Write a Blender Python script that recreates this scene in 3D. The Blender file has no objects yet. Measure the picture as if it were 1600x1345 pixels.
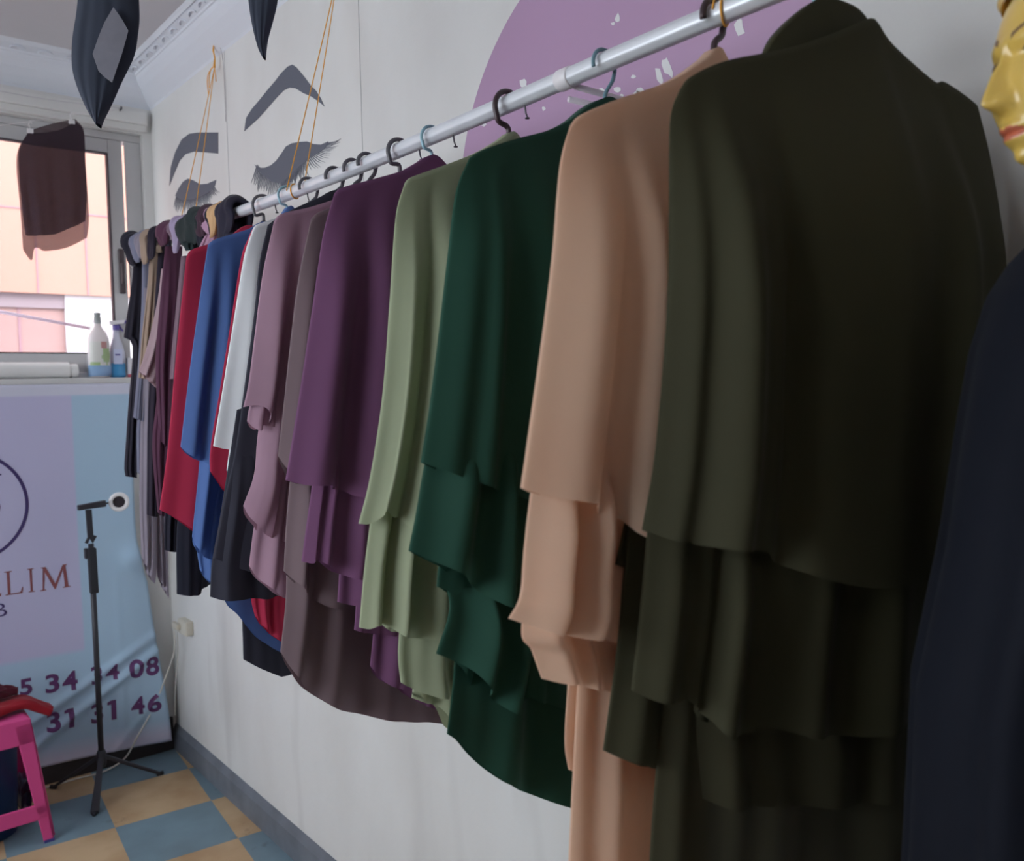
import bpy, bmesh, math, random
import numpy as np
from mathutils import Vector, Matrix
random.seed(7); rng = np.random.RandomState(7)
S = bpy.context.scene
COL = S.collection

# ------------------------------------------------------------------ camera
W, H = 1600, 1345
F, PITCH, ROLL, YAW = 1350., -.0574, -.0194, .6907
CP = np.array([-1.114, -3.51, 1.45])
cw = np.array([math.sin(YAW)*math.cos(PITCH), math.cos(YAW)*math.cos(PITCH), math.sin(PITCH)])
cr = np.array([math.cos(YAW), -math.sin(YAW), 0.]); cu = np.cross(cr, cw)
_c, _s = math.cos(ROLL), math.sin(ROLL)
cr, cu = _c*cr+_s*cu, -_s*cr+_c*cu
cd = bpy.data.cameras.new('camera'); cam = bpy.data.objects.new('camera', cd); COL.objects.link(cam)
cd.sensor_width = 36; cd.lens = F/W*36; cd.clip_start = .02
cam.matrix_world = Matrix([[cr[i], cu[i], -cw[i], CP[i]] for i in range(3)]+[[0, 0, 0, 1]])
cd.dof.use_dof = True; cd.dof.focus_distance = 1.6; cd.dof.aperture_fstop = 5.6
S.camera = cam

# ------------------------------------------------------------------ light
S.view_settings.view_transform = 'Standard'; S.view_settings.look = 'None'
S.view_settings.gamma = 1; S.view_settings.use_curve_mapping = False
S.view_settings.exposure = 0.35
wd = bpy.data.worlds.new('sky'); S.world = wd; wd.use_nodes = True
bg = wd.node_tree.nodes['Background']
bg.inputs[0].default_value = (.87, .935, 1, 1); bg.inputs[1].default_value = 4.6
def light(name, kind, loc, direction, energy, color, **k):
    l = bpy.data.lights.new(name, kind); l.energy = energy; l.color = color
    for a, b in k.items(): setattr(l, a, b)
    o = bpy.data.objects.new(name, l); COL.objects.link(o); o.location = loc
    o.rotation_euler = Vector(direction).to_track_quat('-Z', 'Y').to_euler()
    return o
light('sun', 'SUN', (0, -6, 8), (.05, .75, -.62), 1.2, (1, .95, .88), angle=.02)
S.cycles.max_bounces = 8; S.cycles.diffuse_bounces = 5; S.cycles.transparent_max_bounces = 16
S.cycles.use_denoising = True
S.cycles.caustics_reflective = False; S.cycles.caustics_refractive = False

# ------------------------------------------------------------------ materials
def lin(c):
    return tuple((x/255/12.92 if x/255 <= .04045 else ((x/255+.055)/1.055)**2.4) for x in c)
def newmat(name):
    m = bpy.data.materials.new(name); m.use_nodes = True
    return m, m.node_tree.nodes, m.node_tree.links, m.node_tree.nodes['Principled BSDF']
def mat(name, rgb, rough=.6, metal=0, bump=0, bscale=60, var=0, vscale=4, spec=.5, coat=0, emit=0, stretch=None):
    m, N, L, b = newmat(name)
    c = lin(rgb)+(1,)
    b.inputs['Base Color'].default_value = c; b.inputs['Roughness'].default_value = rough
    b.inputs['Metallic'].default_value = metal; b.inputs['Specular IOR Level'].default_value = spec
    b.inputs['Coat Weight'].default_value = coat
    if emit:
        b.inputs['Emission Color'].default_value = c; b.inputs['Emission Strength'].default_value = emit
    if var or bump:
        tc = N.new('ShaderNodeTexCoord'); mp = N.new('ShaderNodeMapping'); L.new(tc.outputs['Object'], mp.inputs[0])
        if stretch: mp.inputs['Scale'].default_value = stretch
    if var:
        n = N.new('ShaderNodeTexNoise'); n.inputs['Scale'].default_value = vscale; n.inputs['Detail'].default_value = 5
        L.new(mp.outputs[0], n.inputs['Vector'])
        r = N.new('ShaderNodeValToRGB'); r.color_ramp.elements[0].position = .3; r.color_ramp.elements[1].position = .7
        r.color_ramp.elements[0].color = tuple(x*(1-var) for x in c[:3])+(1,); r.color_ramp.elements[1].color = tuple(min(1, x*(1+var*.5)) for x in c[:3])+(1,)
        L.new(n.outputs[0], r.inputs[0]); L.new(r.outputs[0], b.inputs['Base Color'])
    if bump:
        n = N.new('ShaderNodeTexNoise'); n.inputs['Scale'].default_value = bscale; n.inputs['Detail'].default_value = 3
        L.new(mp.outputs[0], n.inputs['Vector'])
        bp = N.new('ShaderNodeBump'); bp.inputs['Strength'].default_value = bump; bp.inputs['Distance'].default_value = .01
        L.new(n.outputs[0], bp.inputs['Height']); L.new(bp.outputs[0], b.inputs['Normal'])
    return m
def fabric(name, rgb, trans=.25, sheer=0, sheen=.25, rgb2=None):
    """thin woven cloth: diffuse + light passing through + a soft sheen, sheer cloth lets a little show through"""
    m, N, L, b = newmat(name); c = lin(rgb)
    tc = N.new('ShaderNodeTexCoord'); n = N.new('ShaderNodeTexNoise'); n.inputs['Scale'].default_value = 3; n.inputs['Detail'].default_value = 3
    L.new(tc.outputs['Object'], n.inputs['Vector'])
    r = N.new('ShaderNodeValToRGB'); r.color_ramp.elements[0].position = .35; r.color_ramp.elements[1].position = .65
    r.color_ramp.elements[0].color = tuple(x*.92 for x in c)+(1,); c2 = lin(rgb2) if rgb2 else tuple(min(1, x*1.05) for x in c)
    r.color_ramp.elements[1].color = tuple(c2)+(1,)
    L.new(n.outputs[0], r.inputs[0]); L.new(r.outputs[0], b.inputs['Base Color'])
    b.inputs['Roughness'].default_value = .75; b.inputs['Specular IOR Level'].default_value = .15
    b.inputs['Sheen Weight'].default_value = sheen; b.inputs['Sheen Roughness'].default_value = .5
    b.inputs['Sheen Tint'].default_value = tuple(min(1, x*.5+.4) for x in c)+(1,)
    w1 = N.new('ShaderNodeTexNoise'); w1.inputs['Scale'].default_value = 900
    bp = N.new('ShaderNodeBump'); bp.inputs['Strength'].default_value = .08; bp.inputs['Distance'].default_value = .001
    L.new(tc.outputs['Object'], w1.inputs['Vector']); L.new(w1.outputs[0], bp.inputs['Height']); L.new(bp.outputs[0], b.inputs['Normal'])
    t = N.new('ShaderNodeBsdfTranslucent'); L.new(r.outputs[0], t.inputs[0])
    mx = N.new('ShaderNodeMixShader'); mx.inputs[0].default_value = trans
    L.new(b.outputs[0], mx.inputs[1]); L.new(t.outputs[0], mx.inputs[2])
    out = N['Material Output']; last = mx
    if sheer:
        tr = N.new('ShaderNodeBsdfTransparent'); m2 = N.new('ShaderNodeMixShader'); m2.inputs[0].default_value = sheer
        tr.inputs[0].default_value = tuple(.5+.5*x for x in c)+(1,)
        L.new(mx.outputs[0], m2.inputs[1]); L.new(tr.outputs[0], m2.inputs[2]); last = m2
    L.new(last.outputs[0], out.inputs['Surface'])
    return m
def clear(name, rgb, alpha, rough=.15):
    m, N, L, b = newmat(name)
    b.inputs['Base Color'].default_value = lin(rgb)+(1,); b.inputs['Roughness'].default_value = rough
    b.inputs['Alpha'].default_value = alpha; b.inputs['Specular IOR Level'].default_value = .8
    return m

# ------------------------------------------------------------------ pixel <-> place
def ray(q): return cr*(q[0]-W/2)-cu*(q[1]-H/2)+cw*F
def onx(q, x): d = ray(q); return CP+d*(x-CP[0])/d[0]
def ony(q, y): d = ray(q); return CP+d*(y-CP[1])/d[1]
def onz(q, z): d = ray(q); return CP+d*(z-CP[2])/d[2]
def ond(q, dist): return CP+ray(q)/F*dist
class Plane:
    """vertical plane through (ox, oy), running along angle ang; n points to the room's near end"""
    def __init__(s, ox, oy, ang=0):
        s.ang = ang; s.o = np.array([ox, oy, 0.]); s.d = np.array([math.cos(ang), math.sin(ang), 0.]); s.n = np.array([math.sin(ang), -math.cos(ang), 0.])
    def hit(s, q):
        d = ray(q); t = ((s.o-CP)@s.n)/(d@s.n); X = CP+t*d
        return np.array([(X-s.o)@s.d, X[2]])
    def pt(s, a, z, n=0): return s.o+s.d*a+s.n*n+np.array([0, 0, z])

# ------------------------------------------------------------------ object helpers
def tag(o, label=None, cat=None, group=None, kind=None):
    if label: o['label'] = label
    if cat: o['category'] = cat
    if group: o['group'] = group
    if kind: o['kind'] = kind
    return o
def obj(name, verts, faces, m, parent=None, smooth=True, mats=None, fm=None, label=None):
    me = bpy.data.meshes.new(name); me.from_pydata([tuple(map(float, v)) for v in verts], [], [tuple(f) for f in faces]); me.update()
    for mm in (mats or [m]): me.materials.append(mm)
    if fm is not None:
        for p, i in zip(me.polygons, fm): p.material_index = int(i)
    if smooth:
        for p in me.polygons: p.use_smooth = True
    o = bpy.data.objects.new(name, me); COL.objects.link(o)
    if parent is not None:
        o.parent = parent; o.matrix_parent_inverse = parent.matrix_basis.inverted() if parent.type else Matrix()
    if label: o['label'] = label
    return o
def thing(name, loc, label, cat, group=None):
    o = bpy.data.objects.new(name, None); COL.objects.link(o); o.location = tuple(map(float, loc)); o.empty_display_size = .05
    return tag(o, label, cat, group)
class MB:
    def __init__(s): s.v = []; s.f = []; s.m = []
    def add(s, v, f, mi=0):
        k = len(s.v); s.v += [tuple(map(float, p)) for p in v]; s.f += [tuple(i+k for i in q) for q in f]; s.m += [mi]*len(f); return s
    def box(s, a, b, mi=0):
        (x0, y0, z0), (x1, y1, z1) = [min(p, q) for p, q in zip(a, b)], [max(p, q) for p, q in zip(a, b)]
        v = [(x0, y0, z0), (x1, y0, z0), (x1, y1, z0), (x0, y1, z0), (x0, y0, z1), (x1, y0, z1), (x1, y1, z1), (x0, y1, z1)]
        return s.add(v, [(0, 3, 2, 1), (4, 5, 6, 7), (0, 1, 5, 4), (1, 2, 6, 5), (2, 3, 7, 6), (3, 0, 4, 7)], mi)
    def hexa(s, bot, top, mi=0):
        return s.add(list(bot)+list(top), [(3, 2, 1, 0), (4, 5, 6, 7), (0, 1, 5, 4), (1, 2, 6, 5), (2, 3, 7, 6), (3, 0, 4, 7)], mi)
    def tube(s, pts, r, n=10, mi=0, closed=False):
        P = [Vector(tuple(map(float, p))) for p in pts]; R = r if hasattr(r, '__len__') else [r]*len(P)
        up = Vector((0.13, .21, 1)).normalized(); v = []
        prev = None
        for i, p in enumerate(P):
            if closed: t = (P[(i+1) % len(P)]-P[i-1]).normalized()
            else: t = (P[min(i+1, len(P)-1)]-P[max(i-1, 0)]).normalized()
            if prev is None:
                a = t.cross(up)
                if a.length < .1: a = t.cross(Vector((1, 0, 0)))
            else: a = prev-t*prev.dot(t)
            a.normalize(); prev = a; b = t.cross(a)
            for k in range(n):
                th = 2*math.pi*k/n; v.append(p+(a*math.cos(th)+b*math.sin(th))*R[i])
        f = []; m = len(P)
        for i in range(m if closed else m-1):
            for k in range(n):
                f.append((i*n+k, i*n+(k+1) % n, ((i+1) % m)*n+(k+1) % n, ((i+1) % m)*n+k))
        if not closed:
            f.append(tuple(range(n))[::-1]); f.append(tuple((m-1)*n+k for k in range(n)))
        return s.add(v, f, mi)
    def lathe(s, prof, n=28, mi=0, c=(0, 0, 0), sx=1, sy=1):
        v = []; f = []
        for r, z in prof:
            for k in range(n):
                th = 2*math.pi*k/n; v.append((c[0]+r*sx*math.cos(th), c[1]+r*sy*math.sin(th), c[2]+z))
        for i in range(len(prof)-1):
            for k in range(n): f.append((i*n+k, i*n+(k+1) % n, (i+1)*n+(k+1) % n, (i+1)*n+k))
        f.append(tuple(range(n))[::-1]); f.append(tuple((len(prof)-1)*n+k for k in range(n)))
        return s.add(v, f, mi)
    def prism(s, poly, off, mi=0):
        """flat outline (3-D points) given a thickness off (3-D vector)"""
        n = len(poly); a = [np.array(p, float) for p in poly]; b = [p+np.array(off, float) for p in a]
        f = [tuple(range(n)), tuple(range(2*n-1, n-1, -1))]+[(i, i+n, (i+1) % n+n, (i+1) % n) for i in range(n)]
        return s.add(a+b, f, mi)
    def build(s, name, m, parent=None, smooth=False, mats=None, label=None, bevel=0):
        o = obj(name, s.v, s.f, m, parent, smooth, mats, s.m if mats else None, label)
        if bevel:
            md = o.modifiers.new('bevel', 'BEVEL'); md.width = bevel; md.segments = 2; md.limit_method = 'ANGLE'
        return o
def smoothline(pts, n):
    """Catmull-Rom through pts, n samples by length"""
    P = np.array(pts, float); Q = np.vstack([2*P[0]-P[1], P, 2*P[-1]-P[-2]]); out = []
    for i in range(1, len(Q)-2):
        for t in np.linspace(0, 1, 14, endpoint=False):
            out.append(.5*((2*Q[i])+(-Q[i-1]+Q[i+1])*t+(2*Q[i-1]-5*Q[i]+4*Q[i+1]-Q[i+2])*t*t+(-Q[i-1]+3*Q[i]-3*Q[i+1]+Q[i+2])*t**3))
    out.append(P[-1]); return resample(out, n)
def resample(P, n):
    P = np.array(P, float); d = np.r_[0, np.cumsum(np.linalg.norm(np.diff(P, axis=0), axis=1))]
    t = n if hasattr(n, '__len__') else np.linspace(0, 1, n)
    return np.stack([np.interp(np.array(t)*d[-1], d, P[:, k]) for k in range(P.shape[1])], 1)
def sm(x): x = np.clip(x, 0, 1); return x*x*(3-2*x)

# ------------------------------------------------------------------ cloth panels
AMAX_X = -.03
def cloth(name, pl, T, L, B, R=None, th=.04, back=.012, off=0, folds=(), m=None, parent=None, nu=70, nt=44,
          topth=.010, ripple=.004, seed=0, mirror=True, label=None, hemwave=.0):
    """closed sleeve of cloth hanging in plane pl: outlines T(op) L(eft) B(ottom) R(ight) as photo points, given
    real width and depth on the plane; folds are ridges (where 0..1 along the width, width, depth, lean)"""
    amax = (AMAX_X-pl.o[0])/pl.d[0]-.004
    plo = Plane(*(pl.o+pl.n*off)[:2], pl.ang)
    T = [plo.hit(q) for q in T]; L = [plo.hit(q) for q in L]; B = [plo.hit(q) for q in B]
    if R is None:
        if mirror:
            ax = T[-1][0]
            T = T+[np.array([2*ax-p[0], p[1]]) for p in T[-2::-1]]
            T = [p for p in T if p[0] < amax]
        end = T[-1]
        xr = min(amax, max(end[0]+.015, B[-1][0]+.02))
        B = [p for p in B if p[0] < xr-.004]
        B = B+[np.array([xr, B[-1][1]])]
        R = [end, np.array([end[0]+.8*(xr-end[0]), end[1]*.6+B[-1][1]*.4]), B[-1]]
    else: R = [plo.hit(q) for q in R]
    L[0] = T[0]; R[0] = T[-1]; B[0] = L[-1]; R[-1] = B[-1]
    th_ = np.linspace(0, 2*np.pi, 2*nu, endpoint=False)
    s = (1-np.cos(th_))/2; s = .55*s+.45*np.where(th_ <= np.pi, th_/np.pi, 2-th_/np.pi)
    t = np.linspace(0, 1, nt)
    Ts = resample(smoothline(T, 80), s); Bs = resample(B if len(B) < 3 else smoothline(B, 300), s)
    Ls = resample(smoothline(L, 80), t); Rs = resample(smoothline(R, 80), t)
    r = np.random.RandomState(seed+len(name))
    ph = r.uniform(0, 6.28, 6)
    V = np.zeros((nt, 2*nu, 3))
    front = np.sin(th_) >= 0
    for i, tt in enumerate(t):
        C = (1-tt)*Ts+tt*Bs+np.outer(1-s, Ls[i])+np.outer(s, Rs[i])-((1-tt)*np.outer(1-s, Ts[0])+(1-tt)*np.outer(s, T[-1])+tt*np.outer(1-s, Bs[0])+tt*np.outer(s, B[-1]))
        g = sm(tt*2.6+.04)
        n = np.where(front, topth+(th-topth)*g, topth+(back-topth)*g)*np.sign(np.sin(th_)+1e-9)*np.abs(np.sin(th_))**.75
        fo = np.zeros_like(s)
        for fd in folds:
            c, w, dep = fd[:3]; lean = fd[3] if len(fd) > 3 else 0
            cc = c+lean*(tt-1); x = (s-cc)/w
            fo += 1.35*dep*np.exp(-x*x)*sm(tt*1.7)**.9
        env = np.clip(np.minimum(s, 1-s)*9, 0, 1)
        fo = fo*env
        fo += ripple*sm(tt*1.6)*env*(np.sin(s*19+ph[0]+1.1*np.sin(tt*2+ph[1]))+.7*np.sin(s*33+ph[2]-tt))
        fo += .35*ripple*np.sin(tt*9+ph[3]+s*7)*env
        n = n+np.where(front, fo, fo*.45)+off
        V[i] = pl.o+np.outer(C[:, 0], pl.d)+np.outer(n, pl.n); V[i, :, 2] = C[:, 1]+hemwave*tt**6*np.sin(s*26+ph[4])
    nn = 2*nu; f = []
    for i in range(nt-1):
        for k in range(nn): f.append((i*nn+k, (i+1)*nn+k, (i+1)*nn+(k+1) % nn, i*nn+(k+1) % nn))
    for k in range(nu): # top ridge
        a, b = k, (k+1); c, d = (nn-k-1) % nn, (nn-k) % nn
        if len({a, b, c, d}) == 4: f.append((a, b, c, d))
        elif len({a, b, c, d}) == 3: f.append(tuple(dict.fromkeys((a, b, c, d))))
    o = obj(name, V.reshape(-1, 3), f, m, parent, label=label)
    return o

# ================================================================== THE ROOM
M = {}
M['wall'] = None
def wallmat():
    m, N, L, b = newmat('wall_paint')
    tc = N.new('ShaderNodeTexCoord'); mp = N.new('ShaderNodeMapping'); mp.inputs['Scale'].default_value = (1, 1.4, .8); L.new(tc.outputs['Object'], mp.inputs[0])
    n = N.new('ShaderNodeTexNoise'); n.inputs['Scale'].default_value = 2.2; n.inputs['Detail'].default_value = 4; L.new(mp.outputs[0], n.inputs['Vector'])
    r = N.new('ShaderNodeValToRGB'); e = r.color_ramp.elements; e[0].position = .33; e[0].color = lin((214, 213, 211))+(1,); e[1].position = .62; e[1].color = lin((222, 222, 221))+(1,)
    L.new(n.outputs[0], r.inputs[0])
    # long dirty runs below the clothes rail (low on the wall only, their own shape)
    w = N.new('ShaderNodeTexNoise'); w.inputs['Scale'].default_value = 1.0; w.inputs['Detail'].default_value = 2
    mp2 = N.new('ShaderNodeMapping'); mp2.inputs['Scale'].default_value = (1, 6, 1.1); L.new(tc.outputs['Object'], mp2.inputs[0]); L.new(mp2.outputs[0], w.inputs['Vector'])
    r2 = N.new('ShaderNodeValToRGB'); r2.color_ramp.elements[0].position = .55; r2.color_ramp.elements[0].color = (0, 0, 0, 1); r2.color_ramp.elements[1].position = .72; r2.color_ramp.elements[1].color = (.2, .2, .2, 1)
    L.new(w.outputs[0], r2.inputs[0])
    sx = N.new('ShaderNodeSeparateXYZ'); L.new(tc.outputs['Object'], sx.inputs[0])
    mr = N.new('ShaderNodeMapRange'); mr.inputs[1].default_value = .95; mr.inputs[2].default_value = .6; mr.inputs[3].default_value = 0; mr.inputs[4].default_value = 1; L.new(sx.outputs[2], mr.inputs[0])
    mu = N.new('ShaderNodeMath'); mu.operation = 'MULTIPLY'; L.new(r2.outputs[0], mu.inputs[0]); L.new(mr.outputs[0], mu.inputs[1])
    mx = N.new('ShaderNodeMix'); mx.data_type = 'RGBA'; L.new(mu.outputs[0], mx.inputs[0]); L.new(r.outputs[0], mx.inputs[6]); mx.inputs[7].default_value = lin((120, 112, 108))+(1,)
    L.new(mx.outputs[2], b.inputs['Base Color']); b.inputs['Roughness'].default_value = .6
    n2 = N.new('ShaderNodeTexNoise'); n2.inputs['Scale'].default_value = 14; n2.inputs['Detail'].default_value = 6; L.new(tc.outputs['Object'], n2.inputs['Vector'])
    bp = N.new('ShaderNodeBump'); bp.inputs['Strength'].default_value = .12; bp.inputs['Distance'].default_value = .02; L.new(n2.outputs[0], bp.inputs['Height']); L.new(bp.outputs[0], b.inputs['Normal'])
    return m
M['wall'] = wallmat()
M['ceil'] = mat('ceiling_paint', (205, 203, 208), .8, var=.04, vscale=2)
M['cornice'] = mat('cornice_plaster', (222, 226, 235), .6, bump=.05, bscale=40)
M['base'] = mat('baseboard_grey', (112, 118, 128), .6, var=.25, vscale=9, bump=.2, bscale=20)
M['dark'] = mat('base_dark_gap', (52, 46, 48), .7, var=.3, vscale=12)  # black gap below the banner, put into the far baseboard's colour
M['pvc'] = mat('window_frame_grey', (196, 196, 198), .35, var=.05, vscale=6)
M['seal'] = mat('rubber_seal', (60, 52, 60), .6)
ZC = 2.65; XL = -3.1; YB = -5.4
def struct(o): o['kind'] = 'structure'; return o
def floormat():
    m, N, L, b = newmat('checker_tiles')
    tc = N.new('ShaderNodeTexCoord'); mp = N.new('ShaderNodeMapping'); L.new(tc.outputs['Object'], mp.inputs[0])
    ts = .3114; ang = .0929; ox, oy = -.0354, -.2331
    mp.vector_type = 'TEXTURE'; mp.inputs['Location'].default_value = (ox, oy, 0); mp.inputs['Rotation'].default_value = (0, 0, -ang); mp.inputs['Scale'].default_value = (ts, ts, 1)
    ch = N.new('ShaderNodeTexChecker'); ch.inputs['Scale'].default_value = 1
    ad = N.new('ShaderNodeVectorMath'); ad.operation = 'ADD'; ad.inputs[1].default_value = (0, 0, .5); L.new(mp.outputs[0], ad.inputs[0]); L.new(ad.outputs[0], ch.inputs[0])
    n = N.new('ShaderNodeTexNoise'); n.inputs['Scale'].default_value = 5; n.inputs['Detail'].default_value = 8; L.new(tc.outputs['Object'], n.inputs['Vector'])
    def ramp(a, c):
        r = N.new('ShaderNodeValToRGB'); r.color_ramp.elements[0].position = .32; r.color_ramp.elements[1].position = .6
        r.color_ramp.elements[0].color = lin(a)+(1,); r.color_ramp.elements[1].color = lin(c)+(1,); L.new(n.outputs[0], r.inputs[0]); return r
    ra = ramp((112, 132, 142), (122, 146, 158)); rb = ramp((178, 146, 110), (200, 172, 136))
    L.new(ra.outputs[0], ch.inputs[1]); L.new(rb.outputs[0], ch.inputs[2])
    # thin joints and scattered dirt near the wall
    n3 = N.new('ShaderNodeTexNoise'); n3.inputs['Scale'].default_value = 7; n3.inputs['Detail'].default_value = 9; n3.inputs['Roughness'].default_value = .7; L.new(tc.outputs['Object'], n3.inputs['Vector'])
    r3 = N.new('ShaderNodeValToRGB'); r3.color_ramp.elements[0].position = .60; r3.color_ramp.elements[0].color = (0, 0, 0, 1); r3.color_ramp.elements[1].position = .72; r3.color_ramp.elements[1].color = (.6, .6, .6, 1); L.new(n3.outputs[0], r3.inputs[0])
    mx = N.new('ShaderNodeMix'); mx.data_type = 'RGBA'; L.new(r3.outputs[0], mx.inputs[0]); L.new(ch.outputs[0], mx.inputs[6]); mx.inputs[7].default_value = lin((70, 58, 52))+(1,)
    L.new(mx.outputs[2], b.inputs['Base Color']); b.inputs['Roughness'].default_value = .5; b.inputs['Specular IOR Level'].default_value = .3
    return m
struct(MB().box((XL, YB, -.1), (.15, .2, 0)).build('floor', floormat()))
struct(MB().box((XL, YB, ZC), (.15, .2, ZC+.1)).build('ceiling', M['ceil']))
wr = struct(MB().box((0, YB, 0), (.15, .2, ZC)).build('wall_right', M['wall']))
# joints between the wall boards
jm = mat('joint_line', (186, 186, 188), .8)
for i, y in enumerate((-.752, -1.602)):
    struct(MB().box((-.0010, y-.0010, 1.62), (.001, y+.0010, 2.53)).build('trim_%d' % (i+1), jm))
# far wall with the window opening
WX0, WX1, WZ0, WZ1 = -1.75, -.034, 1.49, 2.425
mbw = MB().box((XL, 0, 0), (0, .2, WZ0)).box((XL, 0, WZ1), (0, .2, ZC)).box((WX1, 0, WZ0), (0, .2, WZ1)).box((XL, 0, WZ0), (WX0, .2, WZ1))
struct(mbw.build('wall_far', M['wall']))
struct(MB().box((XL, YB, 0), (.15, YB-.1, ZC)).build('wall_back', M['wall']))
# unseen left wall, its opening added and sized to let daylight in
mbl = MB().box((XL-.1, YB, 0), (XL, -2.95, ZC)).box((XL-.1, -.4, 0), (XL, .2, ZC)).box((XL-.1, -2.95, 2.56), (XL, -.4, ZC)).box((XL-.1, -2.95, 0), (XL, -.4, 1.0))
struct(mbl.build('wall_left', M['wall']))
# baseboards
def bboard():
    mb = MB(); prof = [(0, 0), (-.016, 0), (-.014, .075), (-.004, .098), (0, .1)]
    n = 40; ys = np.linspace(0, YB, n); v = []; f = []
    for i, y in enumerate(ys):
        for (x, z) in prof: v.append((x, y, z))
    k = len(prof)
    for i in range(n-1):
        for j in range(k-1): f.append((i*k+j, i*k+j+1, (i+1)*k+j+1, (i+1)*k+j))
    f.append(tuple(range(k))); f.append(tuple((n-1)*k+j for j in range(k))[::-1])
    return mb.add(v, f)
struct(bboard().build('baseboard_right', M['base']))
struct(MB().box((XL, -.012, 0), (-.016, 0, .13)).build('baseboard_far', M['dark']))
# plaster cornice: cove with a fluted and scrolled band along the ceiling
def cornice(axis, a0, a1):
    prof = [(.0, 2.522), (.004, 2.530), (.010, 2.536), (.030, 2.556), (.050, 2.580), (.064, 2.603), (.070, 2.618), (.074, 2.620), (.076, 2.626), (.100, 2.640), (.106, 2.638), (.112, 2.645), (.118, 2.65), (0, 2.65)]
    mb = MB(); v = []
    for a in (a0, a1):
        for d, z in prof: v.append((-d, a, z) if axis == 'y' else (a, -d, z))
    k = len(prof); f = [(j, j+1, k+j+1, k+j) for j in range(k-1)]+[(k-1, 0, k, 2*k-1), tuple(range(k)), tuple(range(2*k-1, k-1, -1))]
    mb.add(v, f)
    # scroll relief
    L_ = abs(a1-a0); n = int(L_/.085)
    for i in range(n):
        a = a0+(a1-a0)*(i+.5)/n
        pts = []
        for q in np.linspace(0, 1, 14):
            th = q*5.2; rr = .012*(1-q*.72); du = rr*math.cos(th)*1.5+(.03*(1-q)); dv = rr*math.sin(th)
            d = .088+dv*.85; z = 2.6295+dv*.5-.0015
            aa = a+du-.015
            pts.append((-d, aa, z) if axis == 'y' else (aa, -d, z))
        mb.tube(pts, [.0032*(1-.5*q) for q in np.linspace(0, 1, 14)], 6)
    return mb
struct(cornice('y', 0.0, YB).build('trim_3', M['cornice'], smooth=False))
struct(cornice('x', 0.0, XL).build('trim_4', M['cornice'], smooth=False))
# raised boxing over the window
struct(MB().box((WX0-.1, -.03, 2.455), (-.02, 0, 2.505)).box((WX0-.1, -.018, 2.430), (-.02, 0, 2.457)).build('trim_5', M['wall'], bevel=.004))
# sill
struct(MB().box((WX0-.05, -.015, 1.468), (-.002, .2, 1.492)).build('trim_6', mat('sill_paint', (205, 205, 205), .5), bevel=.004))

# window
w = thing('window_1', (-.9, .08, 1.49), None, None); w['kind'] = 'structure'
yb = .06
fr = MB().box((WX0, .03, WZ0), (WX1, .10, 1.512)).box((WX0, .03, 2.397), (WX1, .10, WZ1)).box((-.0925, .031, 1.512), (WX1, .046, 2.397)).box((-.060, .046, 1.512), (WX1, .10, 2.397)).box((WX0, .031, 1.512), (WX0+.05, .10, 2.397))
fr.build('window_frame', M['pvc'], w, bevel=.003)
def sash(x0, x1, name):
    f = MB(); z0, z1 = 1.5125, 2.3965; wd_ = .052
    f.box((x0, .035, z0), (x0+wd_, .085, z1)).box((x1-wd_, .035, z0), (x1, .052, z1)).box((x0+wd_, .035, z0), (x1-wd_, .052, 1.584)).box((x0+wd_, .035, 2.345), (x1-wd_, .052, z1))
    so = f.build(name, M['pvc'], w, bevel=.003)
    g = MB()
    for a, b in (((x0+wd_, .034, 1.584), (x0+wd_+.004, .06, 2.345)), ((x1-wd_-.004, .034, 1.584), (x1-wd_, .06, 2.345)), ((x0+wd_, .034, 2.341), (x1-wd_, .06, 2.345)), ((x0+wd_, .034, 1.584), (x1-wd_, .06, 1.588))): g.box(a, b)
    g.build('seal', M['seal'], so)
    MB().box((x0+wd_, .058, 1.584), (x1-wd_, .062, 2.345)).build('pane', clear('glass', (235, 245, 250), .06, .02), so)
    return so
s1 = sash(-.93, -.1015, 'sash'); s2 = sash(-1.70, -.935, 'sash')
# dark handle plate on the sash stile
hd = MB().box((-.133, .022, 1.815), (-.112, .036, 1.985)); hd.box((-.129, .008, 1.85), (-.116, .026, 1.93))
hd.build('handle', mat('handle_brown', (72, 60, 64), .45), s1, bevel=.004, label='dark brown window handle plate')

# ------------------------------------------------------------------ outside: the peach clad building across the lane
def facade():
    m, N, L, b = newmat('peach_panels')
    b.inputs['Base Color'].default_value = lin((172, 126, 112))+(1,); b.inputs['Roughness'].default_value = .6
    return m
bld = thing('building', (-1.5, 2.2, 0), 'peach panel clad building seen through the window', 'building')
pm = facade(); pinkm = mat('pink_panels', (158, 122, 120), .6, var=.12, vscale=2); greyp = mat('grey_band', (140, 122, 130), .7); whp = mat('white_column', (196, 190, 196), .6); jl = mat('panel_joint', (150, 112, 124), .7)
FY = 2.2
def fx(q): return ony(q, FY)
zt = fx((60, 458))[2]; z2 = fx((60, 480))[2]
xcol = fx((117, 520))[0]
MB().box((-6, FY, zt), (4, FY+.3, 7)).build('upper_facade', pm, bld)
MB().box((-6, FY+.04, z2), (xcol, FY+.3, zt)).build('fascia_band', greyp, bld)
MB().box((-6, FY+.06, -1), (xcol-.04, FY+.3, z2)).build('lower_facade', pinkm, bld, label='pink lower wall of the building')
MB().box((xcol-.04, FY+.03, -1), (4, FY+.3, zt)).build('column', whp, bld, label='white column of the building')
jb = MB()
for q in ((0, 322), (165, 340)):
    z = fx(q)[2]; jb.box((-6, FY-.004, z-.004), (4, FY, z+.004)); break
for zz in (fx((0, 322))[2]+.62, fx((0, 322))[2]+1.24): jb.box((-6, FY-.004, zz-.004), (4, FY, zz+.004))
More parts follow.
